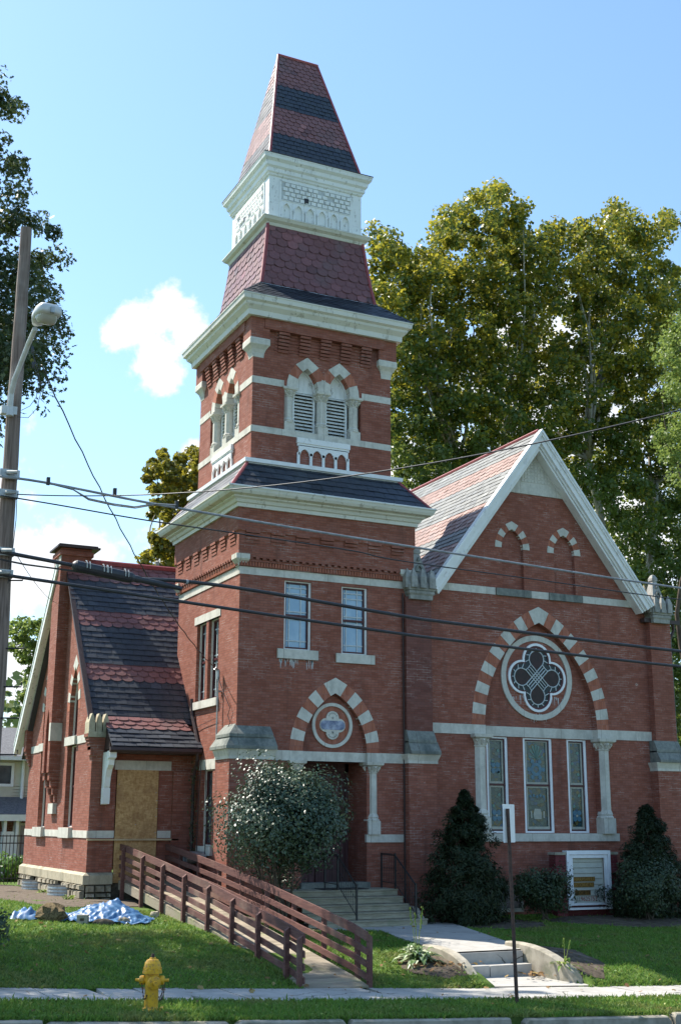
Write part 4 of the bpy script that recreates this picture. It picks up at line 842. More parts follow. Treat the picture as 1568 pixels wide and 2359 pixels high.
for i, w_ in enumerate(wins):
    o = sash_window(FY(.37), *w_, glass='stained_glass', frame='white_clean', d=.09, fw_=.085, trim='maroon_paint')
    A0, A1, zm = w_[0]+.13, w_[1]-.13, (w_[2]+w_[3])/2; FW = FY(.37)
    q = M()
    for z0, z1 in ((w_[2]+.09, zm-.03), (zm+.03, w_[3]-.06)): q.ring(FW, rect(A0+.05, A1-.05, z0+.06, z1-.05), rect(A0-.02, A1+.02, z0, z1), .085, .12)
    q.fbox(FW, A0-.02, A1+.02, w_[2]+.08, w_[2]+.18, .075, .12); q.build('storm_frame', 'motif_pale', o)
    c = (A0+A1)/2; q = M(); q.cur = 0
    if i == 1:
        for k in range(7): a_ = math.pi*(k+.5)/7; q.fpoly(FW, [(c+.02*math.sin(a_), 5.38-.02*math.cos(a_)), (c+.25*math.cos(a_)+.04*math.sin(a_), 5.38+.42*math.sin(a_)-.03*math.cos(a_)), (c+.27*math.cos(a_), 5.38+.46*math.sin(a_)), (c+.25*math.cos(a_)-.04*math.sin(a_), 5.38+.42*math.sin(a_)+.03*math.cos(a_))], .109, .118)
        q.cur = 1; q.ring(FW, circ(c, 5.08, .1, 16), circ(c, 5.08, .2, 16), .109, .118)
        for k in range(6): a_ = k*math.pi/3; q.fpoly(FW, circ(c+.26*math.cos(a_), 5.08+.27*math.sin(a_), .07, 8), .108, .118)
        for k in range(5): q.fpoly(FW, circ(c-.24+.12*k, 4.28+.03*(k % 2), .045, 8), .108, .118)
        q.cur = 2; q.fpoly(FW, [(c-.13, 3.62), (c+.13, 3.62), (c+.15, 3.78), (c+.1, 3.92), (c-.1, 3.92), (c-.15, 3.78)], .108, .118); q.fpoly(FW, rect(c-.25, c-.2, 3.65, 3.85), .108, .118); q.fpoly(FW, rect(c+.2, c+.25, 3.65, 3.85), .108, .118)
        for k in range(2): q.fpoly(FW, rect(A0+.03+k*(A1-A0-.08), A0+.05+k*(A1-A0-.08), 3.5, 4.5), .108, .118)
    else:
        q.cur = 1
        for cz in ((3.72,) if i else (3.72, 5.1)):
            for k in range(4): a_ = k*math.pi/2+math.pi/4; q.fpoly(FW, circ(c+.11*math.cos(a_), cz+.12*math.sin(a_), .08, 8), .108, .118)
        q.cur = 0
        for k in range(6): q.fpoly(FW, circ(c-.1+.2*(k % 2), 4.0+.32*k, .05, 7), .108, .118)
        q.cur = 2; q.fpoly(FW, circ(c, 3.72, .04, 8), .106, .118)
    q.build('glass_motif', ['motif_green', 'motif_blue', 'motif_pale'], o)
# rose: stone ring, brick infill and the quatrefoil window
FR = FY(.37); RCX, RCZ = 9.97, 7.84
m_ = M(); m_.ring(FR, circ(RCX, RCZ, 1.13, 56), circ(RCX, RCZ, 1.3, 56), -.05, .02); sr = m_.build('stone_ring', 'stone', church)
m_ = M(); m_.fpoly(FR, circ(RCX, RCZ, 1.125, 48), -.015, 0); m_.build('ring_infill', 'brick', sr)
m_ = M(); m_.ring(FR, quatre(RCX, RCZ, .525, .455), quatre(RCX, RCZ, .54, .515), -.07, -.01); qo = m_.build('quatrefoil_window', 'white_clean', church)
m_ = M(); m_.ring(FR, quatre(RCX, RCZ, .50, .415), quatre(RCX, RCZ, .525, .457), -.045, -.012); m_.build('sash', 'maroon_paint', qo)
m_ = M(); m_.fpoly(FR, quatre(RCX, RCZ, .50, .418), -.026, -.018); m_.build('glass', 'stained_teal', qo)
m_ = M(); l2 = M()
for k in range(4):
    a_ = k*math.pi/2; ca, sa = math.cos(a_), math.sin(a_); rot = lambda x, z: (RCX+x*ca-z*sa, RCZ+x*sa+z*ca)
    tear = [(.19, 0)]+[(.56+.245*math.cos(t_), .245*math.sin(t_)) for t_ in np.linspace(-2.3, 2.3, 21)]
    m_.fpoly(FR, [rot(*p_) for p_ in tear], -.034, -.026)
    l2.tube([(x, .33, z) for x, z in [rot(.56+.265*math.cos(t_), .265*math.sin(t_)) for t_ in np.linspace(-2.356, 2.356, 25)]], .018, 5)
    for off in (-.131, -.045, .045, .131):          # interlaced straps running diagonally through the centre
        if k < 2: s2 = math.sqrt(.5); sg_ = 1 if k == 0 else -1; l2.tube([(RCX+s2*(-.39)-sg_*s2*off*sg_, .328-.004*k, RCZ+sg_*s2*(-.39)+s2*off), (RCX+s2*.39-sg_*s2*off*sg_, .328-.004*k, RCZ+sg_*s2*.39+s2*off)] if sg_ == 1 else [(RCX+s2*(-.39)+s2*off, .324, RCZ+s2*.39+s2*off), (RCX+s2*.39+s2*off, .324, RCZ-s2*.39+s2*off)], .017, 5)
    for t_ in np.linspace(-2.2, 2.2, 9):
        p0 = rot(.56+.27*math.cos(t_), .27*math.sin(t_)); p1 = rot(.50+.41*math.cos(t_), .41*math.sin(t_)); l2.tube([(p0[0], .33, p0[1]), (p1[0], .33, p1[1])], .015, 4)
m_.build('lobe_glass', 'stained_red', qo); l2.build('leading', 'lead_pale', qo)
m_ = M(); rs = random.Random(9)
for cx_, cz_, n_, w_ in ((9.35, 7.3, 14, .35), (10.6, 7.3, 14, .35), (9.97, 6.78, 12, .3)):
    for k in range(n_): x = cx_+rs.uniform(-w_, w_); z = cz_-abs(x-cx_)*.2-.02; h = rs.uniform(.05, .28); m_.add([(x, .3535, z), (x+rs.uniform(.012, .035), .3535, z), (x+.014, .3535, z-h), (x+.006, .3535, z-h)], [(0, 1, 2, 3)])
m_.build('lime_streaks', 'lead_pale', sr)
m_ = M()                                            # stone panel with faint diaper work in the head of the gable
gz = lambda x: 15.2-sl*abs(x-9.99)
m_.fpoly(FN, [(9.99-(15.2-13.83)/sl, 13.83), (9.99+(15.2-13.83)/sl, 13.83), (9.99, 15.2)], -.02, .05)
for j in range(9):
    for k in range(9):
        z = 14.0+j*.115; x = 9.99-.5+k*.125
        if gz(x) > z+.22 and gz(x+.1) > z+.22: m_.fbox(FN, x, x+.1, z, z+.09, -.032, 0)
gp = m_.build('gable_panel', 'stone', church)
m_ = M(); m_.fpoly(FN, [(9.99-(15.2-13.6)/sl, 13.6), (9.99+(15.2-13.6)/sl, 13.6), (9.99+(15.2-13.83)/sl, 13.83), (9.99-(15.2-13.83)/sl, 13.83)], -.035, .05); m_.build('stone_band', 'stone', church)
# roof, bargeboards, pinnacles
EX0, EX1, EZ, RZN, YB, YF = 5.95, 14.03, 10.35, 15.62, 19.0, -.16
m_ = M(); Vl = Vector((9.99-EX0, 0, RZN-EZ)); L_ = Vl.length; bN = [(L_*.07, 0, False), (L_*.2, 1, True), (L_*.43, 0, False), (L_*.62, 1, True), (L_*.84, 0, False), (L_*.935, 1, True), (99, 0, False)]
bN = [(L_*.10, 0, False), (L_*.26, 1, True), (L_*.37, 0, False), (L_*.53, 1, True), (L_*.73, 0, False), (L_*.88, 1, True), (99, 0, False)]
slates(m_, (EX0, YB, EZ), (0, -1, 0), Vl, rect(0, YB-YF, 0, L_), bN, .34, .215, .022, 61)
slates(m_, (EX1, YF, EZ), (0, 1, 0), (9.99-EX1, 0, RZN-EZ), rect(0, YB-YF, 0, L_), bN, .5, .3, .022, 62)
nr_ = m_.build('nave_roof', ['slate_grey', 'slate_tan'], church)
m_ = M(); m_.tube([(9.99, YF-.03, RZN+.03), (9.99, YB, RZN+.03)], .065, 6); m_.build('ridge_flashing', 'red_metal', nr_)
m_ = M()
for sg, ex in ((-1, EX0), (1, EX1)):                # moulded bargeboards
    n_ = Vector((sg*(RZN-EZ), 0, abs(ex-9.99))).normalized()
    A_, B_ = Vector((ex+sg*.03, 0, EZ-.06)), Vector((9.99, 0, RZN))
    for y0, y1, o0, o1 in ((-.34, -.16, -.25, -.0), (-.39, -.16, -.10, .02), (-.42, -.2, -.04, .025), (-.16, .13, -.36, -.045), (-.25, -.05, -.31, -.22), (-.2, .13, -.385, -.32)):
        cut = lambda o: (B_.z+o/n_.z)
        P = []
        for y in (y0, y1):
            P += [(A_.x+n_.x*o0, y, A_.z+n_.z*o0), (9.99, y, cut(o0)), (9.99, y, cut(o1)), (A_.x+n_.x*o1, y, A_.z+n_.z*o1)]
        m_.hexa(P)
m_.build('bargeboard', 'white_paint', church)
def pinnacle(x, y, z, s=1.0):
    m_ = M(); q = lambda prof: m_.rings([[(x-h*s, y-h*s, z+zz), (x+h*s, y-h*s, z+zz), (x+h*s, y+h*s, z+zz), (x-h*s, y+h*s, z+zz)] for h, zz in prof], True, True)
    q([(.37, -.12), (.38, 0), (.42, .05), (.42, .12), (.40, .14)]); q([(.44, .14), (.46, .3), (.36, .42)]); q([(.28, .40), (.235, .75), (.10, 1.28), (.125, 1.31), (.12, 1.4), (.06, 1.5), (.02, 1.52)])
    for sx, sy in ((0, -1), (-1, 0), (1, 0), (0, 1)):
        for k in (-1, 0, 1):                        # little pointed shafts round the foot
            a, b = (k*.3*s, sy*.43*s) if sx == 0 else (sx*.43*s, k*.3*s)
            m_.rings([[(x+a-h, y+b-h, z+zz), (x+a+h, y+b-h, z+zz), (x+a+h, y+b+h, z+zz), (x+a-h, y+b+h, z+zz)] for h, zz in ((.1*s, .2), (.1*s, .52), (.01, .78))], True, True)
    o = m_.build('pinnacle', 'stone_grey', church); m_ = M()
    fr = FY(y-.262*s); m_.ring(fr, pointed(x, .09*s, z+.72, .18), pointed(x, .14*s, z+.72, .25), -.02, .05); m_.fpoly(fr, [(x-.05, z+1.06), (x+.05, z+1.06), (x, z+1.18)], .03, .1); m_.build('blind_arch', 'stone_mossy', o)
pinnacle(5.6, .1, 9.95); pinnacle(14.5, .1, 9.9, .88)
weathering(14.02, 15.0, -.2, .25, 5.1, False)
# right hand side: gutter, downpipe, transept roof and chimney showing past the gable
m_ = M(); m_.box(13.9, -.1, 9.8, 15.35, .1, 9.93); m_.tube([(15.1, -.05, 9.8), (15.15, .0, 9.6), (14.99, .02, 9.3), (14.99, .02, .2)], .05, 8); m_.build('downspout', 'gutter_brown', church)
m_ = M(); m_.tube([(5.09, -.06, .3), (5.09, -.06, 10.0)], .022, 6); m_.build('conduit', 'gutter_brown', church)
m_ = M(); Vr = Vector((0, 3.6, 4.4)); slates(m_, (13.2, 7.0, 9.4), (1, 0, 0), Vr, [(0, 0), (5.2, 0), (2.2, Vr.length), (0, Vr.length)], [(99, 0, False)], .34, .25, .02, 71); tr_ = m_.build('transept_roof', ['slate_dark'], church)
m_ = M(); m_.tube([(18.4, 7.0, 9.42), (15.4, 10.6, 13.82), (13.2, 10.6, 13.84)], .07, 6); m_.build('ridge_flashing', 'red_metal', tr_)
m_ = M(); m_.box(13.5, 7.2, -.4, 18.2, 14, 9.3); m_.build('transept_wall', 'brick', church)
m_ = M(); m_.box(15.3, 8.6, 10, 16.1, 9.6, 13.9); m_.box(15.22, 8.52, 13.6, 16.18, 9.68, 13.75); m_.box(15.22, 8.52, 13.9, 16.18, 9.68, 14.0); m_.build('chimney', 'brick', church)
m_ = M(); m_.box(17.9, -.5, -.4, 18.6, 7.3, 3.9); m_.box(15.0, 3.2, -.4, 18.0, 3.5, 3.9); m_.build('side_wall', 'brick', church)
m_ = M(); slates(m_, (15.0, 2.9, 3.9), (1, 0, 0), (0, 1, .8), rect(0, 3.6, 0, 4.0), [(99, 0, False)], .34, .25, .02, 72); m_.build('side_roof', ['slate_dark'], church)
m_ = M(); m_.ring(FY(.06), rect(7.95, 8.95, 1.12, 1.66), rect(7.85, 9.05, 1.02, 1.76), 0, .1); bw_ = m_.build('basement_window', 'concrete_old', church); m_ = M(); m_.fbox(FY(.1), 7.95, 8.95, 1.12, 1.66, 0, .01); m_.build('glass', 'glass_dark', bw_)
# ================================================================ annex: wing with gable to the left, pent roof over a boarded door
AX, AYN, AYF, AYC, ARZ = -2.93, 3.49, 11.74, 7.6, 11.5
FA = FX(AX); FE = FY(AYN)
an = M()
lan = lambda c, a, zs_, h_, zb: [(c+a, zb)]+pointed(c, a, zs_, h_)+[(c-a, zb)]
UPR, UPL = lan(5.9, .52, 6.75, 1.3, 5.95), lan(9.5, .42, 6.75, 1.3, 5.95)
LOR, LOL = rect(5.35, 6.4, 3.33, 5.7), rect(8.9, 9.95, 3.3, 5.7)
NIW = rect(7.55, 7.9, 4.05, 4.6)
ES = (ARZ-6.35)/(AYC-3.75)
an.panel(FA, [(AYN, 1.9), (AYF, 1.9), (AYF, 6.2), (AYC, ARZ-.15), (AYN, 6.2)], [UPR, UPL, LOR, LOL, NIW], 0, .25)
an.panel(FE, rect(AX, .03, 1.9, 6.2), [rect(-2.2, -.95, 1.9, 4.92)], 0, .2); an.box(AX+.02, AYF-.2, 1.9, 6, AYF, 6.2)
an.box(AX-.06, AYN-.05, 5.3, AX+.32, AYN+.3, 5.8)
for j in range(5): an.box(AX-.06-.03*j, AYN-.06-.02*j, 5.45+.09*j, AX+.36, AYN+.3, 5.54+.09*j); an.box(AX-.05-.04*j, AYF-.25, 5.3+.12*j, AX+.2, AYF+.03*j, 5.42+.12*j)
an.box(AX-.2, AYF-.25, 5.9, AX+.2, AYF+.12, 6.5)
an.box(-.55, AYN-.12, 1.5, .06, AYN+.1, 4.9)
an.build('annex_wall', 'brick', church)
m_ = M(); m_.box(AX-.1, AYN-.1, 1.82, AX+.5, AYF+.1, 2.06); m_.rings([[(AX-.1, AYN-.1, 2.06), (-2.2, AYN-.1, 2.06), (-2.2, AYN+.2, 2.06), (AX+.3, AYF+.1, 2.06), (AX-.1, AYF+.1, 2.06)], [(AX-.01, AYN-.01, 2.13), (-2.2, AYN-.01, 2.13), (-2.2, AYN+.2, 2.13), (AX+.3, AYF, 2.13), (AX-.01, AYF, 2.13)]], True); m_.box(AX+.5, AYN-.1, 1.82, -2.2, AYN+.2, 2.06); m_.build('plinth', 'stone_plinth', church)
m_ = M(); rs = random.Random(12)                     # rubble foundation with two gaps for window wells
for fr, a0, a1, gaps in ((FX(AX-.04), AYN, AYF, ((5.6, 6.5), (9.0, 9.8))), (FY(AYN-.04), AX, -2.2, ())):
    z = .9
    while z < 1.8:
        h = rs.uniform(.12, .26); a = a0+rs.uniform(-.2, 0)
        while a < a1:
            w_ = rs.uniform(.16, .48); b0_, b1_ = max(a, a0), min(a+w_, a1)
            if b1_-b0_ > .05 and not any(g0 < (b0_+b1_)/2 < g1 for g0, g1 in gaps):
                e = rs.uniform(.02, .10); z0_ = z; t_ = min(z+h, 1.82); m_.rings([[fr(b0_+.01, z+.01, .02), fr(b1_-.01, z+.01, .02), fr(b1_-.01, t_-.01, .02), fr(b0_+.01, t_-.01, .02)], [fr(b0_+.05, z+.04, -e-.03), fr(b1_-.04, z+.03, -e-.04), fr(b1_-.05, t_-.04, -e-.03), fr(b0_+.04, t_-.03, -e-.04)]], True, True)
            a += w_
        z += h
fo = m_.build('rubble_foundation', 'rubble', church); m_ = M(); m_.fpoly(FX(AX+.03), rect(AYN, AYF, .9, 1.85), 0, .1); m_.fpoly(FY(AYN+.03), rect(AX+.03, 0, .9, 1.95), 0, .05); m_.build('mortar_core', 'soil', fo)
m_ = M(); m_.box(AX-.02, AYN-.0, 3.05, AX+.04, AYF, 3.25); m_.box(AX-.02, AYN-.02, 3.05, -2.2, AYN+.04, 3.25); m_.box(-.95, AYN-.02, 3.05, -.55, AYN+.04, 3.25); m_.build('stone_band', 'stone', church)
m_ = M(); m_.box(AX-.02, AYN+.02, 5.70, AX+.06, 5.3, 5.93); m_.box(AX-.02, 10.0, 5.70, AX+.06, AYF, 5.93); m_.build('stone_band', 'stone', church)
for y0, y1 in ((5.25, 6.5), (8.8, 10.05)):
    m_ = M(); m_.box(AX-.09, y0, 5.70, AX+.2, y1, 5.95); m_.build('sill', 'stone', church); m_ = M(); m_.box(AX-.13, y0, 3.03, AX+.2, y1, 3.32); m_.build('sill', 'stone', church)
m_ = M(); m_.box(AX-.12, 7.4, 3.72, AX+.2, 8.05, 4.03); m_.build('sill', 'stone', church)
m_ = M(); m_.fpoly(FA, rect(7.5, 7.95, 4.0, 4.65), .15, .2); m_.build('niche_light', 'glass_dark', church)
for c, a in ((5.9, .52), (9.5, .42)):
    sash_window(FA, c-a, c+a, 5.95, 8.0, frame='cream_paint', glass='glass_dark', d=.2, mid=False, shape=lambda t_, c=c, a=a: [(c+a-t_, 5.95+t_)]+pointed(c, a-t_, 6.75, 1.3-1.3*t_)+[(c-a+t_, 5.95+t_)])
    ms, mb = M(), M(); voussoirs(FA, c, a, 6.75, 1.3, .26, 5, 0, .2, ms, mb, .15); ms.build('arch', ['stone', 'arch_brick'], church)
for rc_ in ((5.35, 6.4, 3.33, 5.7), (8.9, 9.95, 3.3, 5.7)): sash_window(FA, *rc_, frame='cream_paint', glass='glass_dark', d=.2)
m_ = M(); m_.box(-2.26, AYN-.03, 4.92, -.6, AYN+.1, 5.18); m_.build('door_lintel', 'stone', church)
m_ = M(); m_.box(-2.18, AYN-.035, 1.85, -.97, AYN-.015, 4.92); od = m_.build('boarded_door', 'osb', church)
m_ = M(); m_.box(AX-.04, AYN-.12, 2.985, -.35, AYN-.06, 3.03); m_.build('batten', 'pale_wood', od)
m_ = M(); rs = random.Random(2)
for k in range(12): x = rs.choice([-2.13, -1.6, -1.02])+rs.uniform(-.02, .02); z = 2.1+k*.22; m_.lathe([(.014, 0), (.014, .006), (.004, .008)], (x, AYN-.035, z), 8, dirv=(0, -1, 0))
m_.build('screws', 'galvanized', od)
# annex roof
m_ = M(); Va = Vector((0, AYC-3.55, ARZ+.08-6.2)); La = Va.length; RXA = 6.0
bA = [(La*.24, 0, False), (La*.345, 1, True), (La*.56, 0, False), (La*.68, 1, True), (La*.885, 0, False), (99, 1, True)]
slates(m_, (AX-.12, 3.55, 6.25), (1, 0, 0), Va, rect(0, 9, 0, La), bA, .34, .225, .022, 81)
slates(m_, (6.1, 2*AYC-3.0, 5.55), (-1, 0, 0), (0, -(AYC-3.0), ARZ+.08-5.55), rect(0, 9.2, 0, 7.6), [(99, 0, False)], .5, .3, .022, 82)
ar = m_.build('annex_roof', ['slate_dark', 'slate_red'], church)
m_ = M(); m_.box(AX-.15, AYC-.06, ARZ+.1, 6, AYC+.06, ARZ+.2); m_.tube([(AX-.15, AYC, ARZ+.2), (6, AYC, ARZ+.2)], .06, 6); m_.build('ridge_flashing', 'red_metal', ar)
m_ = M(); Vp = Vector((0, 1.0, .88))                # pent roof over the door
slates(m_, (-2.62, 2.60, 5.52), (1, 0, 0), Vp, [(0, 0), (2.7, 0), (2.35, Vp.length), (.0, Vp.length)], [(.78, 0, False), (1.26, 1, True), (9, 0, False)], .36, .19, .03, 83)
pr = m_.build('pent_roof', ['slate_dark', 'slate_red'], church)
m_ = M(); m_.box(-2.6, 2.72, 5.36, -.02, 3.5, 5.42); m_.add([(-2.6, 2.75, 5.45), (-2.6, 3.55, 5.45), (-2.6, 3.55, 6.42)], [(0, 1, 2)]); m_.build('soffit', 'gutter_brown', pr)
m_ = M(); m_.rings([[(x, 2.68, 5.5), (x, 2.57, 5.5), (x, 2.55, 5.42), (x, 2.6, 5.36), (x, 2.68, 5.36)] for x in (-2.66, .0)], True, True); m_.tube([(-.12, 2.62, 5.4), (-.1, 2.66, 5.2), (-.09, 2.9, 4.9), (-.09, 2.98, 4.6), (-.09, 2.98, 1.4)], .05, 8); m_.build('gutter', 'gutter_brown', church)
m_ = M(); m_.tube([(-.05, 3.5, 7.0), (-.04, 3.4, 6.5), (-.05, 2.75, 5.6)], .05, 6); m_.build('valley_flashing', 'gutter_brown', church)
m_ = M()                                            # scrolled bracket carrying the pent roof
bp = [(2.72, 5.38), (2.72, 5.2), (2.8, 5.16), (2.84, 5.02), (3.0, 4.9), (3.12, 4.7), (3.18, 4.45), (3.25, 4.35), (3.2, 4.15), (3.22, 3.98), (3.46, 3.95), (3.46, 5.38)]
m_.fpoly(FX(-2.62), bp, 0, .16, True); m_.fpoly(FX(-2.64), [(3.2, 4.4), (3.2, 4.15), (3.22, 3.97), (3.4, 3.97), (3.4, 4.4)], 0, .2, True); m_.fpoly(FX(-2.64), [(2.7, 5.4), (2.7, 5.22), (2.95, 5.16), (2.95, 5.4)], 0, .2, True); m_.build('eave_bracket', 'white_paint', church)
m_ = M()                                            # bargeboard of the far verge and near verge edge
m_near = M()
for sg in (1, -1):
    ye = AYF+.75 if sg > 0 else 3.5; ze = 6.0 if sg > 0 else 6.3
    a_, b_ = (ye, ze), (AYC, ARZ+.1)
    for x0, x1, h0, h1 in (((AX-.42, AX+.05, -.02, .06), (AX-.4, AX-.3, -.34, 0), (AX-.3, AX-.15, -.28, -.02)) if sg > 0 else ((AX-.14, AX+.0, -.10, .02),)):
        (m_ if sg > 0 else m_near).hexa([(x0, a_[0], a_[1]+h0), (x1, a_[0], a_[1]+h0), (x1, b_[0], b_[1]+h0), (x0, b_[0], b_[1]+h0), (x0, a_[0], a_[1]+h1), (x1, a_[0], a_[1]+h1), (x1, b_[0], b_[1]+h1), (x0, b_[0], b_[1]+h1)])
m_.build('bargeboard', 'white_peeling', church); m_near.build('verge_slates', 'gutter_brown', ar)
# carved kneelers at both feet of the gable
for y0, y1, xx in ((AYN-.14, AYN+.32, .45), (AYF-.2, AYF+.25, .2)):
    m_ = M()
    for k in range(3): x = AX-.16+k*.2; m_.rings([[(x+h0, y0, z), (x+.17-h0, y0, z), (x+.17-h0, y1-h0, z), (x+h0, y1-h0, z)] for h0, z in ((0, 5.88), (0, 6.22), (.035, 6.36), (.075, 6.46))], True, True)
    m_.box(AX-.17, y0-.02, 5.8, AX+.46, y1, 5.95); m_.build('kneeler', 'stone_plinth', church)
m_ = M()                                            # chimney breast with lancet niche, stack and cap
CY0, CY1, CX = 7.28, 8.22, AX-.34
FC = FX(CX); m_.panel(FC, [(CY0, 4.95), (CY1, 4.95), (CY1, 12.0), (CY0, 12.0)], [[(7.95, 4.95+.001)]+pointed(7.75, .2, 6.15, .75)+[(7.55, 4.95+.001)]], 0, .33)
m_.box(CX+.002, CY0, 4.95, AX+.03, CY0+.02, 9.5); m_.box(CX+.002, CY1-.02, 4.95, AX+.03, CY1, 9.5)
m_.box(CX+.01, CY0, 9.5, -2.3, CY1, 12.0); m_.box(CX-.06, CY0-.06, 11.75, -2.24, CY1+.06, 11.9)
for j in range(4):
    for y0, y1 in ((CY0+.02+.03*j, 7.55), (7.95, CY1-.02-.03*j)): m_.box(AX-.30+.075*j, y0, 4.95-.22*(j+1), AX+.02, y1, 4.95-.22*j-.015)
ch = m_.build('chimney', 'brick', church)
m_ = M(); m_.box(CX-.15, CY0-.15, 12.0, -2.05, CY1+.15, 12.06); m_.box(CX-.1, CY0-.1, 12.06, -2.12, CY1+.1, 12.11); m_.build('chimney_cap', 'gutter_brown', ch)
m_ = M(); m_.box(CX-.012, CY0+.0, 11.4, CX+.01, CY0+.3, 11.75); m_.build('flue_patch', 'stone', ch)
m_ = M(); m_.box(CX-.02, CY0-.03, 5.9, AX+.02, CY0+.16, 6.45); m_.build('shoulder_stone', 'stone', ch)
# meter mast, vent pipe, ivy on the tower's side wall
m_ = M(); m_.tube([(-.08, 1.22, 5.3), (-.08, 1.2, 7.5)], .022, 6); m_.tube([(-.08, 1.2, 7.35), (-.08, 1.2, 7.6)], .05, 8); m_.tube([(-.08, 1.2, 7.6), (-.16, 1.2, 7.66), (-.2, 1.2, 7.6)], .035, 6)
for z in (5.6, 7.0): m_.box(-.1, 1.17, z, .03, 1.25, z+.04)
m_.build('service_mast', 'galvanized', church)
m_ = M(); rs = random.Random(5)
m_.tube([(-.1, 1.2, 7.3), (-.06, 1.35, 7.1), (-.03, 1.3, 6.7)], .012, 4); m_.tube([(-.1, 1.2, 7.45), (-.08, .7, 6.9), (-.03, .35, 6.5), (-.03, .5, 6.3), (-.03, .3, 6.1), (-.03, .45, 6.0)], .011, 4)
m_.tube([(-.03, 1.45, 6.3), (-.02, 2.6, 6.2), (-.02, 3.3, 6.1)], .008, 4); m_.tube([(-.03, 2.5, 5.3), (-.12, 2.42, 4.0), (-.1, 2.5, 1.6)], .012, 4); m_.tube([(-.1, 2.0, 5.2), (-.05, 1.9, 3.5), (-.1, 1.95, 1.6)], .01, 4); m_.build('service_wires', 'cable_black', church)
m_ = M(); m_.rings([[(x, 2.05+r_*math.cos(k*math.pi/8), 2.55+r_*math.sin(k*math.pi/8)) for k in range(16)] for x, r_ in ((-.02, .16), (-.55, .17), (-.56, .185), (-.58, .185), (-.58, .15), (-.1, .14))], True, True); m_.build('vent_pipe', 'galvanized', church)
P = []; 
for k in range(420): z = random.uniform(1.4, 5.2); P.append((random.gauss(-.12, .06), 2.85+random.gauss(0, .16*(1 if z < 4 else .6)), z))
q = NR.normal(size=(len(P), 3))*.5; q[:, 0] -= 1; cloud_mesh('ivy', 'leaf_shrub', P, q, .075, OVAL, church)

# ================================================================ porch steps, railings, ramp
t = thing('entrance_steps', (3.0, -1.4, .9), 'weathered timber entrance steps climbing to the arched red door', 'steps')
SB, SZ = -2.15, .93
for i in range(5):
    z = SZ+.17*(i+1); y = SB+.31*i; m_ = M(); xl, xr = (1.25, 4.62) if i == 0 else (1.35, 4.42)
    for k in range(2): m_.box(xl, y+.012+k*.15, z-.04, xr, y+.15+k*.15, z)
    m_.box(xl+.01, y+.035, z-.165, xr-.01, y+.07, z-.046)
    m_.build('step' if i < 4 else 'landing_edge', 'step_wood', t)
m_ = M(); ZL = SZ+.85
for k in range(8): m_.box(1.35, SB+1.56+k*.09, ZL-.04, 4.42, SB+1.642+k*.09, ZL)
m_.box(1.4, SB+.35, .5, 4.4, SB+.36, SZ+.15); m_.build('landing', 'step_wood', t)
m_ = M(); m_.fpoly(FX(4.44), [(SB+.05, .5), (SB+.05, SZ+.1), (SB+.5, SZ+.42), (-.1, SZ+.5), (-.1, .5)], 0, .16, True); m_.build('side_wall', 'concrete_old', t)
m_ = M(); m_.box(2.3, SB+1.35, ZL+.003, 3.6, -.15, ZL+.02); tag(m_.build('door_mat', 'iron_black'), 'dark rubber mat lying on the landing before the red door', 'mat')
def railing(x, label, mir=1):
    t = thing('stair_railing', (x, -1.4, ZL), label, 'railing', 'wrought iron railings of the entrance steps')
    zt = lambda y: ZL+.86 if y > SB+1.25 else ZL+.86-(SB+1.25-y)*.64
    pts = [(x, -.12, ZL+.88), (x, SB+1.25, ZL+.86), (x, SB+.12, zt(SB+.12))]
    m_ = M(); m_.tube(pts, .016, 6); m_.tube([(x, y, z+.03) for x, y, z in pts], .012, 5); m_.build('handrail', 'iron_black', t)
    m_ = M(); m_.tube([(x, y, z-.72) for x, y, z in pts], .011, 5); m_.build('bottom_rail', 'iron_black', t)
    for y in (-.12, SB+1.25, SB+.12): m_ = M(); m_.box(x-.02, y-.02, zt(y)-.86 if y < SB+1.2 else ZL, x+.02, y+.02, zt(y)+.06); m_.build('post', 'iron_black', t)
    m_ = M(); y = SB+.22
    while y < -.2:
        m_.tube([(x, y, zt(y)-.72), (x, y, zt(y))], .006, 4); m_.lathe([(.006, 0), (.016, .03), (.006, .06)], (x, y, zt(y)-.36), 5); y += .105
    o = m_.build('balusters', 'iron_black', t)
railing(4.33, 'black iron stair railing beside the dark conical evergreen'); railing(2.62, 'black iron stair railing half hidden behind the round bush')

zd = lambda y: lerp(y, [-9.12, -8.45, -7, -3.9, -.65, 2.8, 3.45], [.50, .62, .81, 1.20, 1.55, 1.88, 1.92])
t = thing('access_ramp', (-1.35, -3, 1.0), 'long reddish brown wooden ramp with slatted rails rising to the boarded door', 'ramp')
XL, XR = -2.02, -.66
m_ = M(); y = -9.12; rs = random.Random(1)
while y < 3.42:
    w_ = .138; z0, z1 = zd(y), zd(y+w_); m_.hexa([(XL, y, z0-.035), (XR, y, z0-.035), (XR, y+w_-.008, z1-.035), (XL, y+w_-.008, z1-.035), (XL, y, z0), (XR, y, z0), (XR, y+w_-.008, z1), (XL, y+w_-.008, z1)]); y += w_
m_.build('deck', 'deck_wood', t)
brk = [-9.12, -8.45, -7, -5.45, -3.9, -2.3, -.65, 1.05, 2.8, 3.44]
def rail(x0, x1, h0, h1, name, mat='rail_wood'):
    for a, b in ((0, 3), (3, 6), (6, 9)):           # three lengths of timber, butted
        m_ = M(); R_ = []
        for i in range(a, b+1):
            y = brk[i]; g = .004 if i == a else (-.004 if i == b else 0); z = zd(y); R_.append([(x0, y+g, z+h0), (x1, y+g, z+h0), (x1, y+g, z+h1), (x0, y+g, z+h1)])
        m_.rings(R_, True, True); m_.build(name, mat, t)
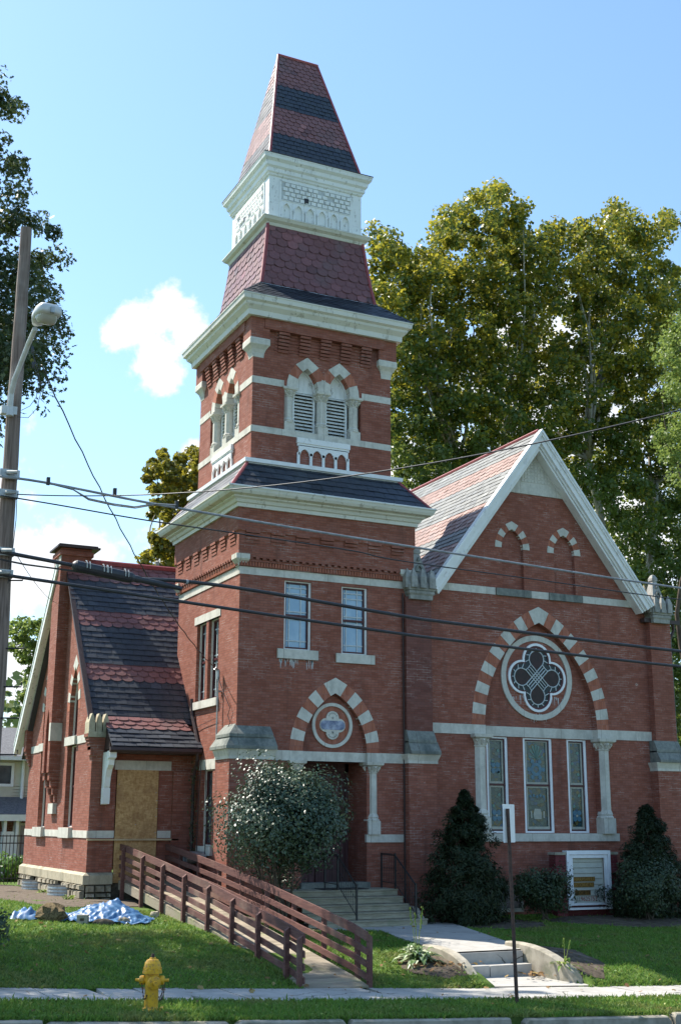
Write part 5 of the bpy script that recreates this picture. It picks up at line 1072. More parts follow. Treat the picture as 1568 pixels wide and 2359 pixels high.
for x0, x1 in ((XL-.0, XL+.04), (XR-.04, XR)):
    rail(x0, x1, .80, .97, 'top_rail')
    for h in (.55, .32, .09): rail(x0, x1, h, h+.115, 'rail')
    rail(x0, x1, -.24, -.04, 'side_board', 'deck_wood')
for x0, x1, ys in ((XL-.095, XL-.005, (2.87, 1.08, -.64, -2.32, -3.98, -5.5, -6.98, -8.44, -9.06)), (XR+.005, XR+.095, (-9.06, -8.55, -7.0, -5.45, -3.9, -2.3, -.75, .8, 2.3))):
    for y in ys:
        m_ = M(); zt = zd(y)+.93; zb = zg((x0+x1)/2, y)-.1
        m_.rings([[(x0, y-.045, zb), (x1, y-.045, zb), (x1, y+.045, zb), (x0, y+.045, zb)], [(x0, y-.045, zt-.07), (x1, y-.045, zt), (x1, y+.045, zt), (x0, y+.045, zt-.07)] if x0 < -1 else [(x0, y-.045, zt), (x1, y-.045, zt-.07), (x1, y+.045, zt-.07), (x0, y+.045, zt)]], True, True); m_.build('post', 'rail_wood', t)
# ================================================================ street steps with curved cheek walls
t = thing('street_steps', (3.15, -7.4, .4), 'pale concrete steps from the pavement up to the garden path', 'steps')
m_ = M(); m_.box(2.2, -7.6, .1, 3.0, -7.26, .555); m_.box(3.015, -7.61, .1, 4.06, -7.26, .55); m_.build('lower_step', 'concrete', t)
m_ = M(); m_.box(2.22, -7.27, .2, 4.07, -6.9, .79); m_.build('upper_step', 'concrete', t)
def cheek(x0, x1, out, label):
    prof = [(-6.55, .93), (-7.0, .94), (-7.4, .92), (-7.8, .86), (-8.15, .76), (-8.45, .62), (-8.68, .47), (-8.78, .33)]
    m_ = M(); R_ = []
    for i, (y, z) in enumerate(prof):
        dx = out*.75*(i/7)**2.2; c_ = .03; R_.append([(x0+dx, y, .05), (x0+dx, y, z-c_), (x0+dx+c_, y, z), (x1+dx-c_, y, z), (x1+dx, y, z-c_), (x1+dx, y, .05)])
    m_.rings(R_, True, True); return tag(m_.build('cheek_wall', 'concrete_old', smooth=False), label, 'low wall', 'curved cheek walls of the street steps')
cheek(4.08, 4.3, .55, 'curved low concrete wall along the steps, on the sign post side'); cheek(1.95, 2.17, -.15, 'curved low concrete wall along the steps, beside the variegated plant')
# ================================================================ hydrant, sign post, notice board
hx, hy, _ = G(348, 2329); hz = zg(hx, hy)
t = thing('fire_hydrant', (hx, hy, hz), 'yellow fire hydrant with side nozzles and hanging chains on the grass strip', 'hydrant')
m_ = M(); m_.lathe([(.175, -.05), (.175, .02), (.16, .03), (.125, .05), (.118, .08), (.118, .60), (.13, .61)], (hx, hy, hz), 20)
for k in range(8): a = k*math.pi/4; m_.lathe([(.018, .02), (.018, .045), (.0, .045)], (hx+.15*math.cos(a), hy+.15*math.sin(a), hz), 6)
m_.build('barrel', 'hydrant_yellow', t, smooth=False)
m_ = M(); m_.lathe([(.13, .60), (.168, .61), (.168, .645), (.16, .65), (.16, .675), (.15, .685), (.148, .72), (.135, .78), (.10, .83), (.055, .85), (.05, .87)], (hx, hy, hz), 20)
for k in range(10): a = k*math.pi/5; m_.lathe([(.016, .675), (.016, .70), (0, .70)], (hx+.152*math.cos(a), hy+.152*math.sin(a), hz), 6)
m_.build('bonnet', 'hydrant_yellow', t); m_ = M(); m_.lathe([(.034, .86), (.03, .92), (.022, .93)], (hx, hy, hz), 5); m_.build('operating_nut', 'rust_steel', t)
ca = YAW+.05
def nozzle(dx, dy, z, r, l):
    m_ = M(); m_.lathe([(r*.95, .05), (r*.95, .13), (r*1.2, .135), (r*1.25, .15), (r*1.25, l-.05), (r*1.12, l-.03), (r*.5, l-.02), (r*.42, l), (r*.4, l+.05), (0.001, l+.05)], (hx, hy, hz+z), 16, dirv=(dx, dy, 0)); m_.build('nozzle_cap', 'hydrant_yellow', t)
rx, ry = math.cos(ca), -math.sin(ca)
nozzle(-rx, -ry, .5, .062, .24); nozzle(rx, ry, .5, .062, .24); nozzle(rx*.42-math.sin(ca)*.9, ry*.42-math.cos(ca)*.9, .47, .095, .21)
for sg, dz in ((-1, 0), (1, 0), (1, -.02)):
    m_ = M(); P = []
    for k in range(15): q = k/14; P.append((hx+sg*rx*(.2-.08*q)+(-.03 if dz else 0), hy+sg*ry*(.2-.08*q)-.08-.05*q, hz+.46-.26*math.sin(math.pi*min(1, q*.75))+dz))
    for k in range(14): m_.tube([P[k], P[k+1]], .011 if k % 2 else .006, 5)
    m_.build('chain', 'rust_steel', t)
for ob in list(bpy.data.objects):
    if ob.parent is t and ob.type == 'MESH': ob.data.transform(Matrix.Scale(.875, 4))
sx, sy, sz = G(1190, 2313)
t = thing('sign_post', (sx, sy, sz), 'rusty steel sign post with a blank white sign plate turned away, on the grass strip', 'sign')
tp = pY(1168, 1862, sy); dx = tp[0]-sx; H = tp[2]-sz
m_ = M(); m_.tube([(sx, sy, sz-.05), (sx+dx, sy, sz+H)], .034, 8); m_.build('pole', 'rust_steel', t)
m_ = M(); aa = math.radians(38); ux, uy = math.cos(aa)*-1, math.sin(aa)*1
dv = Vector((math.cos(R(36)), math.sin(R(36)), 0)); nv = Vector((dv.y, -dv.x, 0)); q = Vector((sx+dx, sy, sz+H))-nv*.045+dv*.16
P2 = []
for (a, b) in ((-.5, -.86), (.5, -.86), (.5, .0), (-.5, .0)):
    for k in range(4): th_ = {(-.5, -.86): math.pi, (.5, -.86): 1.5*math.pi, (.5, .0): 0, (-.5, .0): .5*math.pi}[(a, b)]+k*math.pi/6; P2.append((a*.86+.04*math.cos(th_)*.5, b*.72+.05+.03*math.sin(th_)))
c_ = lambda a, b, d: tuple(q+dv*(a*.66)+Vector((0, 0, b))+nv*d)
m_.fpoly(c_, P2, .0, .006, True); m_.build('sign_plate', 'white_clean', t)
m_ = M()
for z in (-.1, -.5): m_.lathe([(.012, -.03), (.012, .05), (.018, .05), (.018, .06)], q+Vector((0, 0, z))-nv*.07, 6, dirv=nv)
m_.build('bolts', 'rust_steel', t)
# notice board in a brick surround
BY = -.75
t = thing('notice_board', (*[pY(1353, 2096, BY)[i] for i in (0, 1)], .9), 'white framed church notice board with changeable letters between red brick piers', 'notice board')
fx0, fz1 = onY(1303, 1959, BY); fx1, _z = onY(1403, 1959, BY); _x, fz0 = onY(1307, 2096, BY)
gx0, gz1 = onY(1318, 1976, BY); gx1, _z = onY(1391, 1976, BY); _x, gz0 = onY(1319, 2080, BY)
px0 = onY(1267, 1964, BY+.25)[0]; px1 = onY(1421, 1964, BY)[0]; zc = onY(1410, 1962, BY)[1]
fr = FY(BY)
for a, b in ((px0, fx0-.01), (fx1+.01, px1)):
    m_ = M(); m_.box(a, BY+.02, .3, b, BY+.34, zc-.07); p_ = m_.build('pier', 'pier_brick', t); m_ = M(); m_.box(a-.02, BY, zc-.07, b+.02, BY+.36, zc); m_.build('pier_cap', 'concrete_old', p_)
m_ = M(); m_.box(fx0, BY+.25, .3, fx1, BY+.6, fz0+.02); m_.build('plinth', 'pier_brick', t)
m_ = M(); m_.ring(fr, rect(fx0+.09, fx1-.09, fz0+.06, fz1-.11), rect(fx0, fx1, fz0, fz1), -.02, .2); f_ = m_.build('frame', 'white_clean', t)
m_ = M(); m_.ring(fr, rect(gx0, gx1, gz0, gz1), rect(fx0+.1, fx1-.1, fz0+.12, fz1-.12), .01, .06); d_ = m_.build('door', 'white_clean', t)
m_ = M(); m_.fbox(fr, fx0+.11, fx1-.11, fz0+.065, fz0+.095, .05, .1); m_.build('gap', 'maroon_paint', t)
m_ = M(); m_.fbox(fr, fx0+.02, gx0-.02, (fz0+fz1)/2+.10, (fz0+fz1)/2+.13, -.035, 0.01); m_.fbox(fr, fx0+.05, fx0+.09, (fz0+fz1)/2+.05, (fz0+fz1)/2+.12, -.045, -.0); m_.build('lock', 'iron_black', t)
m_ = M(); m_.fpoly(fr, rect(gx0-.02, gx1+.02, gz0-.02, gz1+.02), .12, .14)
bd = m_.build('letter_panel', 'board_cream', t); gh = gz1-gz0; gw = gx1-gx0; m_ = M()
for k in range(1, 8): m_.fbox(fr, gx0, gx1-.03, gz1-gh*(k*.125-.03)-.008, gz1-gh*(k*.125-.03)+.006, .105, .125)
m_.build('letter_rails', 'block_grey', bd)
def letters(txt, x0, z0, h, wtot, y, mat, par, name='letters'):
    cu = bpy.data.curves.new('text', 'FONT'); cu.body = txt; cu.size = 1.0; cu.extrude = 0; o = bpy.data.objects.new('text', cu); COL.objects.link(o); bpy.context.view_layer.update()
    me = bpy.data.meshes.new_from_object(o.evaluated_get(bpy.context.evaluated_depsgraph_get())); bpy.data.objects.remove(o)
    v = [p.co.copy() for p in me.vertices]; X0, X1 = min(p.x for p in v), max(p.x for p in v); Z0, Z1 = min(p.y for p in v), max(p.y for p in v)
    m_ = M(); m_.add([(x0+(p.x-X0)/(X1-X0)*wtot, y, z0+(p.y-Z0)/(Z1-Z0)*h) for p in v], [list(f.vertices) for f in me.polygons]); m_.build(name, mat, par)
for (txt, a, b, top, bot, tile, mat) in (('SHARPSVILLE', -.0, .735, .425, .53, 'tile_brown', 'letter_amber'), ('HISTORICAL', .0, .70, .55, .655, 'tile_brown', 'letter_amber'), ('SOCIETY', .09, .58, .725, .83, 'tile_brown', 'letter_amber'), ('ALL', .05, .265, .865, .965, None, 'letter_olive'), ('9625757', .265, .79, .865, .965, None, 'letter_red')):
    x0, x1 = gx0+gw*a, gx0+gw*b; z1, z0 = gz1-gh*top, gz1-gh*bot
    if tile:
        n_ = len(txt)
        m_ = M()
        for k in range(n_): m_.fbox(fr, x0+(x1-x0)*k/n_+.002, x0+(x1-x0)*(k+1)/n_-.002, z0, z1, .098, .104)
        m_.build('letter_tiles', tile, bd); g_ = (z1-z0)*.14; letters(txt, x0+.012, z0+g_, z1-z0-2*g_, x1-x0-.024, BY+.095, 'letter_dark' if txt == 'SOCIETY' else 'letter_amber', bd)
    else: letters(txt, x0, z0, z1-z0, x1-x0-.01, BY+.1, mat, bd)
# ================================================================ window wells, tarpaulin and rubbish on the lawn
for (u, v, r_, lb) in ((79, 2041, .5, 'smaller corrugated steel window well farther along the annex foundation'), (146, 2059, .58, 'larger corrugated steel window well near the corner of the annex')):
    y_, z_ = onX(u, v, AX-.1); m_ = M(); pr_ = []
    for k in range(13): z = zg(AX-.4, y_)-.05+k*.03; pr_.append([(AX-.05-(r_+.012*math.cos(k*2.1))*math.sin(math.pi*j/16)*.85, y_-(r_+.012*math.cos(k*2.1))*math.cos(math.pi*j/16), z) for j in range(17)])
    m_.rings(pr_, False); m_.rings([[(AX-.05-(r_-.02)*math.sin(math.pi*j/16)*.85, y_-(r_-.02)*math.cos(math.pi*j/16), z) for j in range(17)] for z in (pr_[0][0][2], pr_[-1][0][2]+.005)], False)
    tag(m_.build('window_well', 'galvanized', smooth=True), lb, 'window well', 'window wells along the annex')
tx, ty, tz = G(238, 2120)
m_ = M(); nu, nv_ = 96, 52; rs = random.Random(8); dirx = Vector((rt[0], rt[1], 0)).normalized(); diry = Vector((fw[0], fw[1], 0)).normalized()
from mathutils import noise as mn
hs = lambda a, b: (.34*math.exp(-((a-.22)/.34)**2-((b-.15)/.55)**2)+.24*math.exp(-((a+.28)/.34)**2-((b-.1)/.6)**2)+.17*math.exp(-((a-.66)/.26)**2-((b+.1)/.5)**2)+.10*math.exp(-((a-.3)/.09)**2-((b-.2)/.2)**2))
for j in range(nv_+1):
    for i in range(nu+1):
        a, b = i/nu*2-1, j/nv_*2-1
        edge = 1-max(abs(a)**6, abs(b)**4); wob = .1*mn.noise(Vector((a*3, b*3, 1)))
        p = Vector((tx, ty, 0))+dirx*(a*1.12+wob*.6)+diry*(b*.85*(1-.25*abs(a))+wob)
        z = zg(p.x, p.y)+.03+.95*hs(a, b)*max(0, edge)**.3+.03*mn.noise(Vector((a*4, b*4, 3)))+.055*(1-abs(mn.noise(Vector((a*5+b*3, b*5-a*3, 7)))))**5+.012*mn.noise(Vector((a*10, b*9, 5)))
        m_.v.append((p.x, p.y, max(z, zg(p.x, p.y)+.012)))
for j in range(nv_):
    for i in range(nu): m_.f.append([j*(nu+1)+i, j*(nu+1)+i+1, (j+1)*(nu+1)+i+1, (j+1)*(nu+1)+i]); m_.mi.append(0)
tag(m_.build('tarpaulin', 'tarp_blue', smooth=True), 'crumpled bright blue tarpaulin spread over a heap on the lawn', 'tarpaulin')
def lump(name, mat, u, v, rx_, ry_, rz_, label, cat, seed, rough=.25, n=18, rot=0.0):
    x, y, z = G(u, v); m_ = M(); RR = []
    for i in range(9):
        ph = math.pi*i/8
        ring_ = []
        for k in range(n):
            th_ = 2*math.pi*k/n; d = Vector((math.sin(ph)*math.cos(th_), math.sin(ph)*math.sin(th_), -math.cos(ph))); q = 1+rough*mn.noise(d*2.3+Vector((seed, 0, 0)))+rough*.5*mn.noise(d*7+Vector((0, seed, 0)))
            p = dirx*(d.x*rx_*q)+diry*(d.y*ry_*q); ring_.append((x+p.x, y+p.y, z+rz_*.35+d.z*rz_*q))
        RR.append(ring_)
    m_.rings(RR, True, True); return tag(m_.build(name, mat), label, cat)
lump('straw_pile', 'straw', 118, 2120, .36, .3, .27, 'brown heap of cut grass and straw beside the blue tarpaulin', 'heap', 3, .4)
tx2, ty2, tz2 = G(62, 2117); m_ = M()
for j in range(13):
    for i in range(17):
        a, b = i/8-1, j/6-1; p = Vector((tx2, ty2, 0))+dirx*a*.33+diry*b*.3; e = max(0, 1-a*a)*max(0, 1-b*b); m_.v.append((p.x, p.y, zg(p.x, p.y)+.015+.26*e**.6*(.7+.6*mn.noise(Vector((a*2, b*3, 5))))+.08*abs(mn.noise(Vector((a*6, b*6, 9))))))
for j in range(12):
    for i in range(16): m_.f.append([j*17+i, j*17+i+1, (j+1)*17+i+1, (j+1)*17+i]); m_.mi.append(0)
tag(m_.build('tarpaulin', 'tarp_blue', smooth=True), 'small bunched up piece of blue tarpaulin left of the straw heap', 'tarpaulin')
bx_, by_, bz_ = G(189, 2129); m_ = M(); c_ = lambda a, b, d: tuple(Vector((bx_, by_, bz_))+dirx*a+diry*d+Vector((0, 0, b))); m_.ring(c_, rect(-.05, .05, .07, .13), rect(-.12, .12, .0, .2), 0, .2); m_.fbox(c_, -.05, .05, .07, .13, .1, .12); tag(m_.build('concrete_block', 'block_grey'), 'grey concrete block weighing down the blue tarpaulin', 'block')
lump('log', 'bark', 238, 2130, .26, .08, .10, 'dark short log holding the front edge of the blue tarpaulin', 'log', 9, .15)
lump('stone_rubble', 'rubble', 285, 2129, .14, .1, .12, 'rough grey stone on the front edge of the blue tarpaulin', 'stone', 14, .4, 12); lump('broken_brick', 'pier_brick', 308, 2126, .13, .1, .14, 'broken red brick lump on the front edge of the blue tarpaulin', 'brick', 21, .5, 10)
lump('stone_rubble', 'rubble', 358, 2112, .12, .1, .11, 'pale stone on the tarpaulin corner nearest the ramp', 'stone', 31, .4, 10)
# ================================================================ utility pole, street lamp, cables
PYL = -12.3
top = Vector(pY(62, 527, PYL)); midp = Vector(pY(-4, 1500, PYL)); dpl = (top-midp)/(top.z-midp.z); foot = midp+dpl*(zw(midp.x)-midp.z)
t = thing('utility_pole', foot, 'tall weathered brown wooden utility pole at the kerb, leaning slightly', 'utility pole')
m_ = M(); n_ = 24; m_.tube([foot+dpl*((top.z-foot.z)*i/n_)+Vector((random.uniform(-.012, .012), random.uniform(-.012, .012), 0)) for i in range(n_+1)], [.172-.082*i/n_ for i in range(n_+1)], 14); m_.build('pole', 'pole_wood', t)
pole_at = lambda v: Vector(pY(lerp(v, [527, 1500, 2300], [62, -4, -58]), v, PYL))
rdir = Vector((rt[0], rt[1], 0)).normalized(); tc = Vector((-fw[0], -fw[1], 0)).normalized()
for v in (1338, 1494, 1582, 1654, 1738):
    c_ = pole_at(v); m_ = M(); e = c_+rdir*(.40 if v > 1400 else .32); m_.tube([c_+tc*.05, e+tc*.05, e+tc*.05+Vector((0, 0, .07))], .012, 6); m_.build('step_iron', 'iron_black', t)
for v in (1097, 1143, 1275, 1325):
    c_ = pole_at(v); m_ = M(); p0 = c_+rdir*.02+tc*.14; m_.box(p0.x-.14, p0.y-.06, p0.z-.06, p0.x+.16, p0.y+.06, p0.z+.06); m_.tube([p0+rdir*.0+tc*.1, p0+rdir*.16+tc*.1], .03, 6); m_.build('clamp', 'galvanized', t)
m_ = M(); m_.tube([pole_at(1140)+rdir*.15+tc*.06, pole_at(1200)+rdir*.16+tc*.06, pole_at(1290)+rdir*.13+tc*.06, pole_at(1345)+rdir*.1+tc*.06], .008, 4); m_.build('ground_wire', 'cable_black', t)
HY = PYL-1.45
t = thing('street_lamp', pY(24, 945, PYL-.15), 'pale grey street lamp head on a curved arm fixed to the wooden pole', 'street lamp')
a0 = Vector(pY(24, 945, PYL-.12)); a1 = Vector(pY(27, 905, PYL-.2)); a2 = Vector(pY(44, 850, PYL-.55)); a3 = Vector(pY(66, 793, PYL-.95)); a4 = Vector(pY(82, 757, HY+.12))
m_ = M(); m_.tube([a0, a1, a1.lerp(a2, .5)+Vector((-.01, 0, .02)), a2, a3, a4], [.045, .045, .042, .04, .04, .04], 10); m_.build('arm', 'lamp_grey', t)
m_ = M(); m_.box(a0.x-.13, a0.y-.02, a0.z-.06, a0.x+.11, a0.y+.12, a0.z+.07); m_.lathe([(.06, -.09), (.06, .06)], a0, 10); m_.build('pole_bracket', 'lamp_grey', t)
hc = Vector(pY(103, 728, HY-.1)); hd = Vector((.16, -1, 0)).normalized(); hs_ = Vector((-hd.y, hd.x, 0)); up_ = Vector((0, 0, 1))
def hull(prof, n=20):                               # rounded-box rings: (along, half width, height, half depth)
    out = []
    for (al, hw, hh_, lo) in prof:
        r_ = []
        for k in range(n):
            a = 2*math.pi*k/n; cx_, cy_ = math.cos(a), math.sin(a); sx_ = math.copysign(abs(cx_)**.55, cx_); sy_ = math.copysign(abs(cy_)**.7, cy_)
            r_.append(tuple(hc+hd*al+hs_*(hw*sx_)+up_*((hh_ if sy_ > 0 else lo)*sy_)))
        out.append(r_)
    return [[tuple(hc+(Vector(p)-hc)*.84) for p in r_] for r_ in out]
m_ = M(); m_.rings(hull([(-.42, .06, .05, .05), (-.3, .12, .09, .06), (-.12, .19, .13, .07), (.1, .225, .155, .07), (.27, .22, .145, .07), (.35, .18, .11, .065), (.38, .1, .05, .04)]), True, True); hd_ = m_.build('head', 'lamp_grey', t, smooth=True)
m_ = M(); m_.rings(hull([(-.1, .12, .0, .08), (.0, .18, 0, .16), (.12, .19, 0, .20), (.24, .16, 0, .16), (.3, .1, 0, .08)]), True, True); m_.build('lens', 'lamp_lens', t, smooth=True)
m_ = M(); q = hc+hd*.32; m_.box(q.x-.03, q.y-.03, q.z-.06, q.x+.03, q.y+.02, q.z+.03); m_.build('latch', 'galvanized', hd_)
m_ = M()
for pts in ([(78, 820), (82, 850), (92, 880), (84, 915), (70, 935), (50, 945)], [(78, 820), (90, 860), (97, 895), (86, 940), (66, 962), (40, 960)], [(70, 770), (74, 790), (78, 820)], [(78, 820), (88, 845), (97, 842)]): m_.tube([pY(u, v, PYL-.2) for u, v in pts], .006, 4)
for u, v in ((76, 805), (78, 840), (80, 772)): p_ = pY(u, v, PYL-.2); m_.lathe([(.02, -.05), (.03, 0), (.02, .05)], p_, 6)
m_.build('loose_wires', 'cable_black', t)
def cable(name, pts, r, label, mat='cable_black', y=PYL-.2, cat='cable', group='cables strung along the street', ext=True):
    P = [Vector(pY(u, v, y)) for u, v in pts]
    if ext: d = (P[-1]-P[-2]).normalized(); P.append(P[-1]+d*9+Vector((0, 0, .12)))
    m_ = M(); Q = []                                # smooth through the surveyed points
    for i in range(len(P)-1):
        p0, p1, p2, p3 = P[max(i-1, 0)], P[i], P[i+1], P[min(i+2, len(P)-1)]
        for k in range(8): s = k/8; Q.append(.5*((2*p1)+(p2-p0)*s+(2*p0-5*p1+4*p2-p3)*s*s+(3*p1-p0-3*p2+p3)*s**3))
    Q.append(P[-1]); m_.tube(Q, r, 8); return tag(m_.build(name, mat, smooth=True), label, cat, group)
A_ = cable('overhead_cable', [(2, 1097), (110, 1112), (338, 1157), (573, 1198), (808, 1237), (1075, 1279), (1568, 1354.5)], .021, 'uppermost grey bundled cable crossing in front of the tower cornice', 'cable_grey')
for (u, v) in ((112, 1108), (265, 1133), (407, 1162)): p_ = pY(u, v, PYL-.2); m_ = M(); m_.box(p_[0]-.025, p_[1]-.03, p_[2]-.06, p_[0]+.025, p_[1]+.03, p_[2]+.06); m_.build('cable_clip', 'iron_black', A_)
m_ = M(); m_.tube([pY(u, v, PYL-.22) for u, v in ((112, 1112), (165, 1125), (205, 1148), (260, 1160), (310, 1167), (360, 1160), (407, 1163))], .011, 6); m_.tube([pY(u, v, PYL-.19) for u, v in ((112, 1113), (170, 1128), (205, 1151), (265, 1164), (312, 1170), (365, 1161), (407, 1164))], .010, 6); m_.build('slack_loop', 'cable_grey', A_)
cable('overhead_cable', [(2, 1141), (130, 1162), (338, 1198), (573, 1232), (808, 1267.5), (921, 1291), (1251, 1337), (1568, 1381)], .0115, 'thin black cable just under the grey bundled cable')
D_ = cable('overhead_cable', [(-10, 1268), (60, 1281), (175, 1303), (300, 1330), (430, 1339), (600, 1362), (921, 1417.5), (1044, 1435), (1568, 1500)], .031, 'thick black cable carrying the long splice case')
m_ = M(); m_.tube([pY(20, 1275, PYL-.2), pY(175, 1300, PYL-.2)], .016, 6); m_.tube([pY(0, 1288, PYL-.22), pY(60, 1300, PYL-.22), pY(135, 1310, PYL-.22), pY(190, 1318, PYL-.22)], .014, 6); m_.build('messenger_wire', 'cable_black', D_)
s0, s1 = Vector(pY(176, 1303, PYL-.23)), Vector(pY(310, 1332, PYL-.23)); ax_ = (s1-s0); L_ = ax_.length
m_ = M(); m_.lathe([(.04, -.06), (.075, -.03), (.092, .0), (.092, L_-.12), (.085, L_-.05), (.055, L_), (.06, L_+.06), (.048, L_+.12), (.052, L_+.45), (.04, L_+.62), (.036, L_+.78), (.033, L_+.8)], s0, 14, dirv=ax_)
so = tag(m_.build('splice_case', 'cable_black', smooth=False), 'fat black splice case clamped on the thick cable before the annex roof', 'splice case')
m_ = M()
for q in (.16, .45, .52, .82):
    c_ = s0+ax_*q; d_ = ax_.normalized(); m_.tube([c_+Vector((0, -.10, -.02)), c_+Vector((0, -.105, .06)), c_+Vector((0, -.06, .10)), c_+Vector((0, .0, .115))], .009, 4); m_.tube([c_+d_*.05+Vector((0, -.10, -.02)), c_+d_*.05+Vector((0, -.105, .06)), c_+d_*.05+Vector((0, -.06, .10))], .009, 4)
m_.build('clasps', 'galvanized', so)
m_ = M(); c_ = Vector(pY(431, 1340, PYL-.2)); m_.lathe([(.037, -.02), (.037, .02)], c_, 10, dirv=(1, 0, -.1)); m_.build('tie', 'cable_grey', D_)
E_ = cable('overhead_cable', [(-10, 1321), (120, 1340), (300, 1367), (430, 1387), (700, 1427), (921, 1459), (1044, 1474.5), (1568, 1535)], .027, 'lowest thick black cable passing across the rose window')
def drop(name, p0, p1, sag, r, label, mat='cable_black', wob=0.0, n=28):
    p0, p1 = Vector(p0), Vector(p1); m_ = M(); m_.tube([p0.lerp(p1, i/n)-Vector((0, 0, 4*sag*(i/n)*(1-i/n)))+Vector((wob*math.sin(i*2.2), 0, wob*math.cos(i*2.2))) for i in range(n+1)], r, 6); return tag(m_.build(name, mat, smooth=True), label, 'cable')
drop('service_drop', pY(97, 842, PYL-.15), (-.14, 1.2, 7.62), .55, .012, 'twisted service cable sagging from the pole to the mast on the tower side wall', 'cable_black', .012, 40)
drop('guy_wire', pY(30, 1262, PYL-.1), (AX-.36, 7.4, 10.2), .15, .006, 'fine wire running from the pole to the annex chimney')
drop('service_drop', pY(36, 1138, PYL-.15), pY(1620, 930, -21.5), .35, .009, 'slim cable rising to the right from the pole past the belfry')

# ================================================================ TREES, SHRUBS, NEIGHBOURS
def tree(name, label, base, limbs, clumps, per, size, leaf, bark, shape, group=None, trunk_r=.35, upb=.5, shell=.1, cat='tree'):
    """limbs: list of (start, end, r0, r1); clumps: rows x,y,z,r filled with leaves"""
    t = thing(name, base, label, cat, group); m_ = M()
    for (a, b, ra, rb) in limbs: limb(m_, a, b, ra, rb)
    m_.build('trunk', bark, t, smooth=True, uvs=False)
    P, Nn = scatter(clumps, per, shell=shell, upb=upb); cloud_mesh('crown', leaf, P, Nn, size, shape, t); return t
def region(poly, holes, y0, y1, step, rpx, layers=1, edge=.8, jit=.5):
    """crown volume: clumps scattered through the depth y0..y1 of an outline seen across the street"""
    us = [p[0] for p in poly]; vs = [p[1] for p in poly]; out = []
    for L in range(layers):
        v = min(vs)
        while v < max(vs):
            u = min(us)+(step*.5 if int(v/step) % 2 else 0)
            while u < max(us):
                uu, vv = u+random.uniform(-jit, jit)*step, v+random.uniform(-jit, jit)*step
                if inpoly(uu, vv, poly) and not any((uu-h[0])**2+(vv-h[1])**2 < h[2]**2 for h in holes):
                    y = random.uniform(y0, y1); k = random.uniform(.6, 1.25); p = pY(uu, vv, y); dd = (np.array(p)-CAM) @ fw; out.append((*p, rpx*k*dd/FPX))
                u += step
            v += step
    return out
SYC = [(850, 540), (860, 520), (877, 530), (921, 545), (960, 585), (1000, 505), (1044, 470), (1088, 490), (1100, 425), (1161, 432), (1142, 490), (1171, 490), (1191, 455), (1211, 490), (1225, 535), (1270, 515), (1319, 520), (1343, 500), (1387, 500), (1407, 475), (1436, 467), (1456, 490), (1485, 540), (1535, 495), (1554, 520), (1515, 590), (1580, 640), (1600, 760), (1610, 1750), (1480, 1720), (1440, 1300), (1330, 1150), (1240, 1020), (1180, 1050), (1000, 1130), (905, 1130), (880, 900), (850, 700)]
HOLES = [(1290, 735, 34), (1262, 775, 30), (1160, 800, 18), (940, 1010, 20), (1180, 995, 26), (1345, 1010, 24), (1400, 925, 22), (1240, 960, 14), (1055, 1010, 14), (1500, 900, 20), (1330, 1165, 22), (1450, 1085, 24), (1095, 880, 13), (985, 700, 12), (1370, 820, 15)]
cl = region(SYC, [(a, b, r_*.55) for a, b, r_ in HOLES], 20, 27, 36, 31, 3)
left = [c for c in cl if c[0]+random.uniform(-1.5, 1.5) < 26.5]; right = [c for c in cl if c not in left]
def limbs_for(base, cl, n, r0, fork, seed):
    rs = random.Random(seed); L = []; base = Vector(base); f = Vector(fork); L.append((base, f, r0, r0*.72)); mains = []
    for k in range(5):
        c = Vector(rs.choice(cl)[:3]); e = f.lerp(c, .62); L.append((f, e, r0*.5, r0*.25)); mains.append(e)
    for k in range(n):
        c = Vector(rs.choice(cl)[:3]); s = min(mains, key=lambda q: (q-c).length); L.append((s, c, r0*.19, r0*.045))
    return L
tree('sycamore_tree', 'large yellowing sycamore rising between the tower and the nave roof', (22, 24, .6), limbs_for((22, 24, .6), left, 26, .62, (22.1, 24, 8.5), 1), left, 125, .20, 'leaf_sycamore', 'sycamore_bark', LOBED, 'sycamores behind the church')
tree('sycamore_tree', 'large green sycamore behind the right slope of the gable', (31, 24.5, .4), limbs_for((31, 24.5, .4), right, 26, .62, (30.6, 24.5, 9), 2), right, 125, .20, 'leaf_sycamore', 'sycamore_bark', LOBED, 'sycamores behind the church')
BK = [(345, 1060), (365, 1035), (400, 1060), (440, 1035), (480, 1040), (500, 1300), (420, 1310), (335, 1305), (330, 1260), (360, 1220), (335, 1150)]
c3 = region(BK, [(365, 1190, 16), (398, 1085, 9)], 18, 22, 24, 20, 2)
tree('sycamore_tree', 'yellowing sycamore peeping out left of the tower above the annex roof', (5.0, 20, 1.2), limbs_for((5.0, 20, 1.2), c3, 14, .4, (4.6, 20, 8), 3), c3, 95, .20, 'leaf_turned', 'sycamore_bark', LOBED, 'sycamores behind the church')
OAK = [(-40, 150), (-10, 170), (40, 225), (60, 250), (20, 280), (-10, 300), (10, 340), (45, 365), (75, 470), (50, 480), (85, 520), (115, 500), (150, 545), (170, 570), (130, 610), (150, 650), (100, 670), (120, 700), (150, 745), (110, 780), (130, 800), (90, 830), (95, 900), (60, 905), (40, 860), (-10, 870), (-160, 900), (-420, 860), (-420, 300), (-200, 100)]
c4 = region(OAK, [(60, 560, 16), (20, 310, 22), (75, 640, 10)], -3.4, 2.2, 48, 40, 2)
